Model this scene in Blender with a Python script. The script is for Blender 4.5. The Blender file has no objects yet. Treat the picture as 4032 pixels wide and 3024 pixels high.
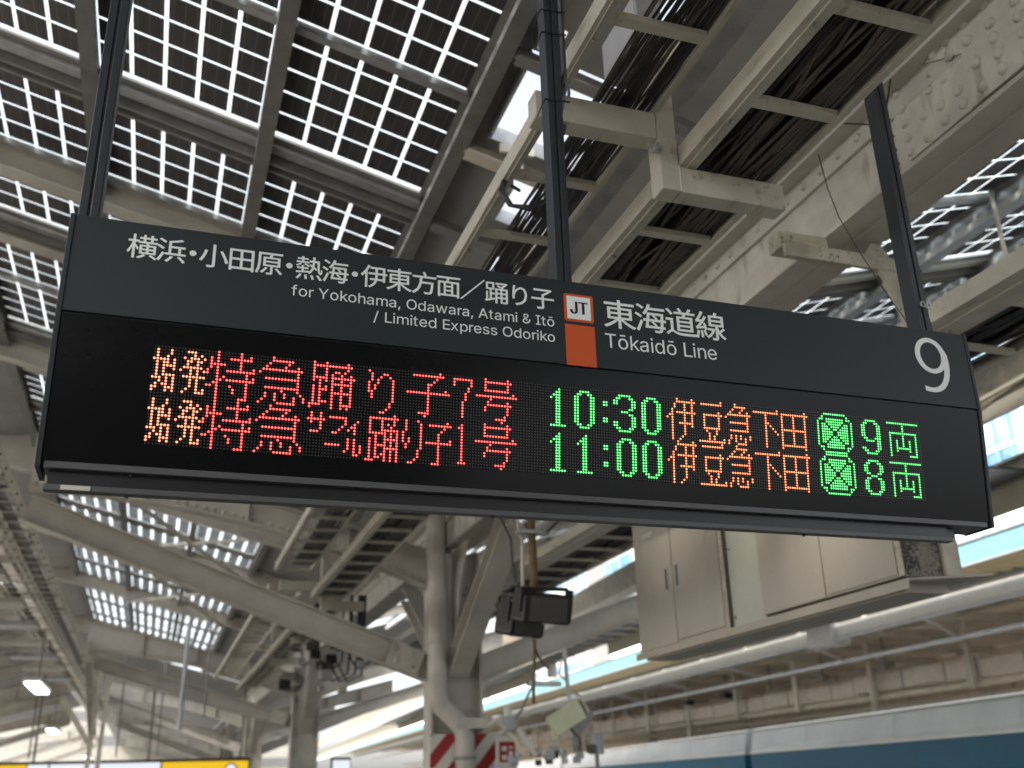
import bpy, bmesh, math, random, json
from mathutils import Vector, Matrix
from mathutils.geometry import tessellate_polygon

random.seed(9)
SC = bpy.context.scene
COL = SC.collection

# ------------------------------------------------------------------ camera, world, sun, exposure
cam_d = bpy.data.cameras.new('camera')
cam_d.sensor_fit = 'HORIZONTAL'
cam_d.sensor_width = 36.0
cam_d.lens = 3950.529 / 4032 * 36
cam_d.clip_start = 0.05
cam_d.clip_end = 2000
cam_d.dof.use_dof = True
cam_d.dof.focus_distance = 3.55
cam_d.dof.aperture_fstop = 2.2
cam = bpy.data.objects.new('camera', cam_d)
COL.objects.link(cam)
_yaw, _pitch, _roll = 0.33743761, 0.37813792, -0.02881505
_F = Vector((math.sin(_yaw) * math.cos(_pitch), math.cos(_yaw) * math.cos(_pitch), math.sin(_pitch)))
_r = Vector((math.cos(_yaw), -math.sin(_yaw), 0))
_u = _r.cross(_F)
_R = _r * math.cos(_roll) + _u * math.sin(_roll)
_U = -_r * math.sin(_roll) + _u * math.cos(_roll)
_m = Matrix((_R, _U, -_F)).transposed().to_4x4()
_m.translation = Vector((0, 0, 1.6))
cam.matrix_world = _m
SC.camera = cam

SUN_EL, SUN_AZ = math.radians(46), math.radians(252)     # azimuth clockwise from +Y
world = bpy.data.worlds.new('World')
SC.world = world
world.use_nodes = True
wn = world.node_tree.nodes
bg = wn['Background']
sky = wn.new('ShaderNodeTexSky')
sky.sky_type = 'NISHITA'
sky.sun_disc = False
sky.sun_elevation = SUN_EL
sky.sun_rotation = SUN_AZ
sky.dust_density = 3.0
sky.air_density = 1.0
hs = wn.new('ShaderNodeHueSaturation')
hs.inputs['Saturation'].default_value = 0.30
world.node_tree.links.new(sky.outputs[0], hs.inputs['Color'])
world.node_tree.links.new(hs.outputs[0], bg.inputs[0])
bg.inputs[1].default_value = 0.15

sun_d = bpy.data.lights.new('sun', 'SUN')
sun_d.energy = 1.5
sun_d.angle = math.radians(12)
sun_d.color = (1.0, 0.95, 0.87)
sun = bpy.data.objects.new('sun', sun_d)
COL.objects.link(sun)
_sd = Vector((math.sin(SUN_AZ) * math.cos(SUN_EL), math.cos(SUN_AZ) * math.cos(SUN_EL), math.sin(SUN_EL)))
sun.rotation_euler = _sd.to_track_quat('Z', 'Y').to_euler()
sun.location = (0, 0, 40)

SC.view_settings.view_transform = 'Standard'
SC.view_settings.look = 'None'
SC.view_settings.gamma = 1.0
SC.view_settings.use_curve_mapping = False
EXPO = 1.65
SC.view_settings.exposure = EXPO
LE = 2.0 ** (-EXPO)
SC.cycles.use_denoising = True
SC.cycles.max_bounces = 10
SC.cycles.diffuse_bounces = 6
SC.cycles.glossy_bounces = 4
SC.cycles.transmission_bounces = 8
SC.cycles.transparent_max_bounces = 16
SC.cycles.caustics_reflective = False
SC.cycles.caustics_refractive = False
SC.cycles.sample_clamp_indirect = 6.0

# ------------------------------------------------------------------ materials
def mat(name, col, rough=0.6, metal=0.0, var=0.12, scale=3.0, bump=0.0, bscale=40.0, speck=None, spec=0.5,
        streak=None):
    m = bpy.data.materials.new(name)
    m.use_nodes = True
    nt = m.node_tree
    n = nt.nodes
    L = nt.links.new
    b = n['Principled BSDF']
    b.inputs['Roughness'].default_value = rough
    b.inputs['Metallic'].default_value = metal
    b.inputs['Specular IOR Level'].default_value = spec
    tc = n.new('ShaderNodeTexCoord')
    geo = n.new('ShaderNodeNewGeometry')
    nz = n.new('ShaderNodeTexNoise')
    nz.inputs['Scale'].default_value = scale
    nz.inputs['Detail'].default_value = 6
    nz.inputs['Roughness'].default_value = 0.62
    L(geo.outputs['Position'], nz.inputs['Vector'])
    ramp = n.new('ShaderNodeValToRGB')
    ramp.color_ramp.elements[0].position = 0.32
    ramp.color_ramp.elements[1].position = 0.68
    d = [max(0, c * (1 - var)) for c in col]
    e = [min(1, c * (1 + var)) for c in col]
    ramp.color_ramp.elements[0].color = (*d, 1)
    ramp.color_ramp.elements[1].color = (*e, 1)
    L(nz.outputs['Fac'], ramp.inputs['Fac'])
    out = ramp.outputs['Color']
    if streak:
        mp = n.new('ShaderNodeMapping')
        mp.inputs['Scale'].default_value = streak[0]
        L(geo.outputs['Position'], mp.inputs['Vector'])
        sn = n.new('ShaderNodeTexNoise')
        sn.inputs['Scale'].default_value = 1.0
        sn.inputs['Detail'].default_value = 4
        L(mp.outputs[0], sn.inputs['Vector'])
        sr = n.new('ShaderNodeValToRGB')
        sr.color_ramp.elements[0].position = streak[2]
        sr.color_ramp.elements[1].position = streak[2] + 0.15
        L(sn.outputs['Fac'], sr.inputs['Fac'])
        mx = n.new('ShaderNodeMixRGB')
        mx.inputs[2].default_value = (*streak[1], 1)
        L(sr.outputs['Color'], mx.inputs[0])
        L(out, mx.inputs[1])
        out = mx.outputs[0]
    if speck:
        sc_, colr, thr = speck
        s1 = n.new('ShaderNodeTexNoise')
        s1.inputs['Scale'].default_value = sc_
        s1.inputs['Detail'].default_value = 8
        s1.inputs['Roughness'].default_value = 0.75
        L(geo.outputs['Position'], s1.inputs['Vector'])
        s2 = n.new('ShaderNodeTexNoise')
        s2.inputs['Scale'].default_value = sc_ * 0.09
        L(geo.outputs['Position'], s2.inputs['Vector'])
        ad = n.new('ShaderNodeMath'); ad.operation = 'MULTIPLY_ADD'
        ad.inputs[1].default_value = 0.45
        L(s2.outputs['Fac'], ad.inputs[0])
        L(s1.outputs['Fac'], ad.inputs[2])
        sr = n.new('ShaderNodeValToRGB')
        sr.color_ramp.elements[0].position = thr
        sr.color_ramp.elements[1].position = thr + 0.035
        L(ad.outputs[0], sr.inputs['Fac'])
        mx = n.new('ShaderNodeMixRGB')
        mx.inputs[2].default_value = (*colr, 1)
        L(sr.outputs['Color'], mx.inputs[0])
        L(out, mx.inputs[1])
        out = mx.outputs[0]
    L(out, b.inputs['Base Color'])
    if bump:
        bn = n.new('ShaderNodeTexNoise')
        bn.inputs['Scale'].default_value = bscale
        bn.inputs['Detail'].default_value = 4
        L(geo.outputs['Position'], bn.inputs['Vector'])
        bp = n.new('ShaderNodeBump')
        bp.inputs['Strength'].default_value = bump
        bp.inputs['Distance'].default_value = 0.01
        L(bn.outputs['Fac'], bp.inputs['Height'])
        L(bp.outputs[0], b.inputs['Normal'])
    return m

def emis(name, col, strength):
    m = bpy.data.materials.new(name)
    m.use_nodes = True
    b = m.node_tree.nodes['Principled BSDF']
    b.inputs['Base Color'].default_value = (*[c * 0.5 for c in col], 1)
    b.inputs['Emission Color'].default_value = (*col, 1)
    b.inputs['Emission Strength'].default_value = strength
    return m

M = {}
M['cream'] = mat('cream_paint', (0.52, 0.487, 0.425), 0.55, var=0.14, scale=2.2, bump=0.12, bscale=30,
                 speck=(34, (0.10, 0.075, 0.05), 0.93))
M['cream_old'] = mat('stained_cream_paint', (0.54, 0.505, 0.435), 0.6, var=0.16, scale=3.5, bump=0.2, bscale=25,
                     speck=(30, (0.16, 0.125, 0.085), 0.945), streak=((9, 9, 2.0), (0.30, 0.26, 0.19), 0.58))
M['cream_rust'] = mat('rusting_cream_paint', (0.42, 0.38, 0.30), 0.65, var=0.25, scale=5, bump=0.4, bscale=40,
                      speck=(48, (0.05, 0.037, 0.026), 0.83))
M['cream_lt'] = mat('pale_cream_paint', (0.66, 0.61, 0.50), 0.5, var=0.10, scale=1.5, speck=(40, (0.2, 0.16, 0.11), 0.92))
M['tray'] = mat('tray_paint', (0.49, 0.465, 0.385), 0.45, var=0.13, scale=4, bump=0.1, bscale=60,
                speck=(60, (0.12, 0.09, 0.06), 0.90), streak=((14, 3, 14), (0.30, 0.26, 0.18), 0.60))
M['beige_duct'] = mat('beige_duct', (0.64, 0.575, 0.49), 0.6, var=0.12)
M['cabinet'] = mat('cabinet_paint', (0.40, 0.362, 0.30), 0.5, var=0.07, scale=2, bump=0.06, bscale=60,
                   speck=(38, (0.20, 0.15, 0.10), 0.91))
M['cabinet_lt'] = mat('cabinet_pale_paint', (0.44, 0.445, 0.37), 0.5, var=0.06, speck=(40, (0.2, 0.16, 0.1), 0.95))
M['zinc'] = mat('weathered_zinc', (0.42, 0.42, 0.41), 0.38, metal=0.55, var=0.22, scale=6)
M['zinc_dk'] = mat('dark_steel_paint', (0.25, 0.245, 0.235), 0.5, metal=0.15, var=0.2, scale=4)
M['roofdeck'] = mat('roof_deck_paint', (0.30, 0.295, 0.28), 0.6, var=0.15, scale=2)
M['cable'] = mat('black_cable_sheath', (0.016, 0.016, 0.018), 0.42, var=0.3, scale=8)
M['cable_g'] = mat('dusty_cable_sheath', (0.085, 0.076, 0.062), 0.7, var=0.3, scale=8, bump=0.2)
M['cable_b'] = mat('grey_cable_sheath', (0.13, 0.15, 0.17), 0.5, var=0.2)
M['black'] = mat('black_plastic', (0.012, 0.012, 0.013), 0.35, var=0.2)
M['signdark'] = mat('sign_charcoal_enamel', (0.0155, 0.0215, 0.0230), 0.5, var=0.08, scale=1.5, bump=0.04, bscale=200, spec=0.35)
M['signscreen'] = mat('sign_dark_acrylic', (0.004, 0.0045, 0.005), 0.18, var=0.1, spec=0.17)
M['signalu'] = mat('sign_brushed_edge', (0.085, 0.088, 0.09), 0.45, metal=0.4, var=0.1)
M['pole'] = mat('hanger_pole_paint', (0.020, 0.027, 0.032), 0.38, var=0.1)
M['letter'] = mat('pale_grey_vinyl', (0.74, 0.77, 0.76), 0.6, var=0.02)
M['orange'] = mat('orange_vinyl', (0.52, 0.075, 0.010), 0.55, var=0.03)
M['badge_bk'] = mat('black_vinyl', (0.006, 0.006, 0.006), 0.5, var=0.03)
M['led_off'] = mat('unlit_led_lens', (0.030, 0.028, 0.028), 0.4, var=0.2, scale=300)
M['sticker'] = mat('white_sticker', (0.5, 0.48, 0.42), 0.6, var=0.05)
M['concrete'] = mat('platform_concrete', (0.22, 0.215, 0.20), 0.85, var=0.12, scale=1.2, bump=0.2)
M['concrete_lt'] = mat('pale_platform_concrete', (0.50, 0.49, 0.46), 0.85, var=0.1)
M['asphalt'] = mat('trackbed_ballast', (0.42, 0.39, 0.35), 0.95, var=0.3, scale=14, bump=1.0, bscale=30)
M['brown'] = mat('brown_soffit', (0.74, 0.66, 0.56), 0.7, var=0.18, scale=0.8, streak=((0.15, 6, 6), (0.42, 0.35, 0.28), 0.56))
M['corr'] = mat('yellowed_corrugated_sheet', (0.56, 0.47, 0.29), 0.6, var=0.1)
M['cyan'] = mat('pale_cyan_fascia', (0.22, 0.44, 0.45), 0.5, var=0.04)
M['galv'] = mat('galvanised_pipe', (0.50, 0.52, 0.54), 0.4, metal=0.3, var=0.1)
M['white'] = mat('white_paint', (0.62, 0.61, 0.56), 0.5, var=0.05)
M['trainroof'] = mat('train_roof_paint', (0.40, 0.41, 0.41), 0.75, var=0.10, scale=1.0, streak=((0.25, 0.25, 9), (0.55, 0.56, 0.56), 0.60))
M['trainblue'] = mat('train_blue_paint', (0.006, 0.085, 0.15), 0.5, var=0.12, scale=0.6, streak=((0.2, 0.2, 8), (0.015, 0.13, 0.24), 0.60))
M['cell_sheen'] = mat('cell_painted_sheen', (0.20, 0.20, 0.215), 0.35, var=0.15, scale=3, streak=((0.3, 26, 0.3), (0.36, 0.36, 0.38), 0.50))  # paler, striped far-row cells: grazing reflection put into the colour
M['rust_dark'] = mat('rusting_dark_panel', (0.17, 0.15, 0.115), 0.7, var=0.35, scale=6, bump=0.4, bscale=40, speck=(50, (0.02, 0.014, 0.01), 0.74))
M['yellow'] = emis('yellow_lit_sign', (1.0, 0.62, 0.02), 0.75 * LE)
M['whitelit'] = emis('white_lit_sign', (0.85, 0.90, 1.0), 0.85 * LE)
M['tube'] = emis('fluorescent_tube', (0.93, 1.0, 0.96), 5.0 * LE)
M['redpaint'] = mat('red_paint', (0.30, 0.012, 0.015), 0.5, var=0.1)
M['whitepaint'] = mat('white_stripe_paint', (0.62, 0.60, 0.55), 0.5, var=0.05)
M['equip'] = mat('pale_yellow_enamel', (0.62, 0.63, 0.42), 0.5, var=0.06)
M['equip_g'] = mat('grey_equipment', (0.35, 0.36, 0.37), 0.5, var=0.1)
M['rustpipe'] = mat('rusted_pipe', (0.19, 0.125, 0.06), 0.8, var=0.35, scale=12, bump=0.4)

def led_mat(name, core, s):
    return emis(name, core, s * LE)
M['led_r'] = led_mat('red_led', (1.0, 0.17, 0.15), 2.3)
M['led_rh'] = led_mat('red_led_lens', (0.75, 0.0, 0.01), 1.0)
M['led_w'] = led_mat('warm_led', (1.0, 0.60, 0.40), 1.5)
M['led_wh'] = led_mat('warm_led_lens', (0.85, 0.12, 0.02), 0.9)
M['led_o'] = led_mat('orange_led', (1.0, 0.38, 0.18), 2.2)
M['led_oh'] = led_mat('orange_led_lens', (0.85, 0.10, 0.01), 0.9)
M['led_g'] = led_mat('green_led', (0.20, 1.0, 0.32), 2.0)
M['led_gh'] = led_mat('green_led_lens', (0.0, 0.55, 0.03), 0.8)

def glass_gap():
    m = bpy.data.materials.new('solar_glass')
    m.use_nodes = True
    nt = m.node_tree; n = nt.nodes; L = nt.links.new
    n.remove(n['Principled BSDF'])
    o = n['Material Output']
    tr = n.new('ShaderNodeBsdfTransparent'); tr.inputs[0].default_value = (0.86, 0.90, 0.90, 1)
    tl = n.new('ShaderNodeBsdfTranslucent'); tl.inputs[0].default_value = (0.85, 0.87, 0.86, 1)
    gl = n.new('ShaderNodeBsdfGlossy'); gl.inputs['Roughness'].default_value = 0.08
    geo = n.new('ShaderNodeNewGeometry'); nz = n.new('ShaderNodeTexNoise'); nz.inputs['Scale'].default_value = 5
    L(geo.outputs['Position'], nz.inputs['Vector'])
    mr = n.new('ShaderNodeMapRange'); mr.inputs[3].default_value = 0.35; mr.inputs[4].default_value = 0.55
    L(nz.outputs['Fac'], mr.inputs[0])
    m1 = n.new('ShaderNodeMixShader'); L(mr.outputs[0], m1.inputs[0]); L(tr.outputs[0], m1.inputs[1]); L(tl.outputs[0], m1.inputs[2])
    m2 = n.new('ShaderNodeMixShader'); m2.inputs[0].default_value = 0.06; L(m1.outputs[0], m2.inputs[1]); L(gl.outputs[0], m2.inputs[2])
    L(m2.outputs[0], o.inputs[0])
    return m
M['pvglass'] = glass_gap()

def cell_sheen_mat():
    m = M['cell_sheen']
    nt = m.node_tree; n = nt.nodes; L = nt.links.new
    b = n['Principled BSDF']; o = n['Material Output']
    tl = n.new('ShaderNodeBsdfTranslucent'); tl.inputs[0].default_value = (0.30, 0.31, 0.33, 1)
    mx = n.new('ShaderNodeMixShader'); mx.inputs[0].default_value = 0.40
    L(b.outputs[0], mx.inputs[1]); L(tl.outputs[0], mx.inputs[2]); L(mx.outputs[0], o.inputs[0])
cell_sheen_mat()

def cell_mat():
    m = mat('solar_cell', (0.045, 0.043, 0.044), 0.42, var=0.25, scale=4)
    n = m.node_tree.nodes; L = m.node_tree.links.new
    b = n['Principled BSDF']
    src = b.inputs['Base Color'].links[0].from_socket
    geo = n.new('ShaderNodeNewGeometry')
    sep = n.new('ShaderNodeSeparateXYZ'); L(geo.outputs['Position'], sep.inputs[0])
    ml = n.new('ShaderNodeMath'); ml.operation = 'MULTIPLY'; ml.inputs[1].default_value = 1 / 0.0815
    L(sep.outputs[0], ml.inputs[0])
    fr = n.new('ShaderNodeMath'); fr.operation = 'FRACT'; L(ml.outputs[0], fr.inputs[0])
    gt = n.new('ShaderNodeMath'); gt.operation = 'GREATER_THAN'; gt.inputs[1].default_value = 0.93
    L(fr.outputs[0], gt.inputs[0])
    mx = n.new('ShaderNodeMixRGB'); mx.inputs[2].default_value = (0.13, 0.125, 0.12, 1)
    L(gt.outputs[0], mx.inputs[0]); L(src, mx.inputs[1]); L(mx.outputs[0], b.inputs['Base Color'])
    return m
M['cell'] = cell_mat()

def bldg_mat():
    m = bpy.data.materials.new('tower_curtain_wall')
    m.use_nodes = True
    n = m.node_tree.nodes; L = m.node_tree.links.new
    b = n['Principled BSDF']
    b.inputs['Base Color'].default_value = (0.25, 0.42, 0.60, 1)
    b.inputs['Roughness'].default_value = 0.12
    b.inputs['Metallic'].default_value = 0.35
    geo = n.new('ShaderNodeNewGeometry'); nz = n.new('ShaderNodeTexNoise')
    nz.inputs['Scale'].default_value = 0.35; nz.inputs['Detail'].default_value = 5
    L(geo.outputs['Position'], nz.inputs['Vector'])
    rp = n.new('ShaderNodeValToRGB')
    rp.color_ramp.elements[0].color = (0.12, 0.25, 0.42, 1); rp.color_ramp.elements[1].color = (0.50, 0.66, 0.78, 1)
    rp.color_ramp.elements[0].position = 0.35; rp.color_ramp.elements[1].position = 0.65
    L(nz.outputs['Fac'], rp.inputs['Fac']); L(rp.outputs[0], b.inputs['Base Color'])
    return m
M['tower'] = bldg_mat()

# ------------------------------------------------------------------ helpers
def new_bm():
    return bmesh.new()

def box(bm, x0, x1, y0, y1, z0, z1):
    v = [bm.verts.new(p) for p in ((x0, y0, z0), (x1, y0, z0), (x1, y1, z0), (x0, y1, z0),
                                   (x0, y0, z1), (x1, y0, z1), (x1, y1, z1), (x0, y1, z1))]
    for f in ((0, 3, 2, 1), (4, 5, 6, 7), (0, 1, 5, 4), (1, 2, 6, 5), (2, 3, 7, 6), (3, 0, 4, 7)):
        bm.faces.new([v[i] for i in f])

def bar(bm, p0, p1, w, h, up=(0, 0, 1), off=(0, 0)):
    """rectangular bar from p0 to p1: w across, h along 'up'"""
    p0, p1 = Vector(p0), Vector(p1)
    d = (p1 - p0).normalized()
    u = Vector(up)
    s = d.cross(u).normalized()
    u = s.cross(d).normalized()
    v = []
    for p in (p0, p1):
        for a, b in ((-1, -1), (1, -1), (1, 1), (-1, 1)):
            v.append(bm.verts.new(p + s * (a * w / 2 + off[0]) + u * (b * h / 2 + off[1])))
    for f in ((0, 1, 2, 3), (7, 6, 5, 4), (0, 4, 5, 1), (1, 5, 6, 2), (2, 6, 7, 3), (3, 7, 4, 0)):
        bm.faces.new([v[i] for i in f])

def tube(bm, pts, r, n=8, caps=True):
    pts = [Vector(p) for p in pts]
    rings = []
    prev = None
    for i, p in enumerate(pts):
        if i == 0: d = pts[1] - pts[0]
        elif i == len(pts) - 1: d = pts[-1] - pts[-2]
        else: d = (pts[i + 1] - pts[i]).normalized() + (pts[i] - pts[i - 1]).normalized()
        d.normalize()
        if prev is None:
            a = Vector((0, 0, 1)) if abs(d.z) < 0.9 else Vector((1, 0, 0))
            s = d.cross(a).normalized()
        else:
            s = (prev - d * prev.dot(d)).normalized()
        prev = s
        t = d.cross(s)
        rr = r[i] if isinstance(r, (list, tuple)) else r
        rings.append([bm.verts.new(p + s * (math.cos(2 * math.pi * k / n) * rr) + t * (math.sin(2 * math.pi * k / n) * rr)) for k in range(n)])
    for a, b in zip(rings, rings[1:]):
        for k in range(n):
            bm.faces.new((a[k], a[(k + 1) % n], b[(k + 1) % n], b[k]))
    if caps:
        bm.faces.new(rings[0][::-1]); bm.faces.new(rings[-1])

def prism(bm, poly, axis, a, b):
    """polygon (2D) extruded along axis from a to b; axis 0:(y,z) 1:(x,z) 2:(x,y)"""
    def P(q, c):
        return {0: (c, q[0], q[1]), 1: (q[0], c, q[1]), 2: (q[0], q[1], c)}[axis]
    va = [bm.verts.new(P(q, a)) for q in poly]
    vb = [bm.verts.new(P(q, b)) for q in poly]
    n = len(poly)
    bm.faces.new(va); bm.faces.new(vb[::-1])
    for i in range(n):
        bm.faces.new((va[i], vb[i], vb[(i + 1) % n], va[(i + 1) % n]))

def ibeam(bm, p0, p1, h, w, t=0.02, up=(0, 0, 1)):
    bar(bm, p0, p1, t, h - 2 * t, up)
    bar(bm, p0, p1, w, t, up, (0, h / 2 - t / 2))
    bar(bm, p0, p1, w, t, up, (0, -h / 2 + t / 2))

def dome(bm, c, nrm, r, seg=8):
    c = Vector(c); nrm = Vector(nrm).normalized()
    a = Vector((0, 0, 1)) if abs(nrm.z) < 0.9 else Vector((1, 0, 0))
    s = nrm.cross(a).normalized(); t = nrm.cross(s)
    rings = []
    for lev, (rr, hh) in enumerate(((1, 0), (0.88, 0.36), (0.55, 0.66))):
        rings.append([bm.verts.new(c + s * math.cos(2 * math.pi * k / seg) * r * rr + t * math.sin(2 * math.pi * k / seg) * r * rr + nrm * r * hh) for k in range(seg)])
    top = bm.verts.new(c + nrm * r * 0.76)
    for A, B in zip(rings, rings[1:]):
        for k in range(seg):
            bm.faces.new((A[k], A[(k + 1) % seg], B[(k + 1) % seg], B[k]))
    for k in range(seg):
        bm.faces.new((rings[-1][k], rings[-1][(k + 1) % seg], top))

def obj(name, bm, m, parent=None, smooth=False, bevel=0.0, label=None, loc=None):
    me = bpy.data.meshes.new(name)
    bmesh.ops.recalc_face_normals(bm, faces=bm.faces)
    if smooth:
        for f in bm.faces: f.smooth = True
    if loc is not None:
        bmesh.ops.translate(bm, verts=bm.verts, vec=-Vector(loc))
    bm.to_mesh(me); bm.free()
    for q in (m if isinstance(m, (list, tuple)) else [m]):
        me.materials.append(q)
    o = bpy.data.objects.new(name, me)
    COL.objects.link(o)
    if loc is not None: o.location = loc
    if parent: o.parent = parent
    if label: o['label'] = label
    if bevel:
        b = o.modifiers.new('bevel', 'BEVEL'); b.width = bevel; b.segments = 2; b.limit_method = 'ANGLE'
    return o

def tag(o, label, cat, group=None, kind=None):
    o['label'] = label; o['category'] = cat
    if group: o['group'] = group
    if kind: o['kind'] = kind
    return o

def thing(name, label, cat, loc=(0, 0, 0), group=None):
    o = bpy.data.objects.new(name, None)
    o.empty_display_size = 0.1
    COL.objects.link(o)
    o.location = loc
    return tag(o, label, cat, group)

def struct(name, bm, m, **k):
    o = obj(name, bm, m, **k)
    o['kind'] = 'structure'
    return o

def part(name, fn, m, parent, **k):
    """mesh part: fn(bm) builds it in coordinates local to parent"""
    bm = new_bm(); fn(bm)
    return obj(name, bm, m, parent, **k)

def instance(src, parent, loc=(0, 0, 0), rot=None, name=None):
    c = src.copy(); COL.objects.link(c); c.parent = parent; c.location = loc
    if rot is not None: c.rotation_euler = rot
    return c

def copy_tree(o, parent=None):
    c = o.copy(); COL.objects.link(c); c.parent = parent
    for ch in list(o.children):
        copy_tree(ch, c)
    return c

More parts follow.
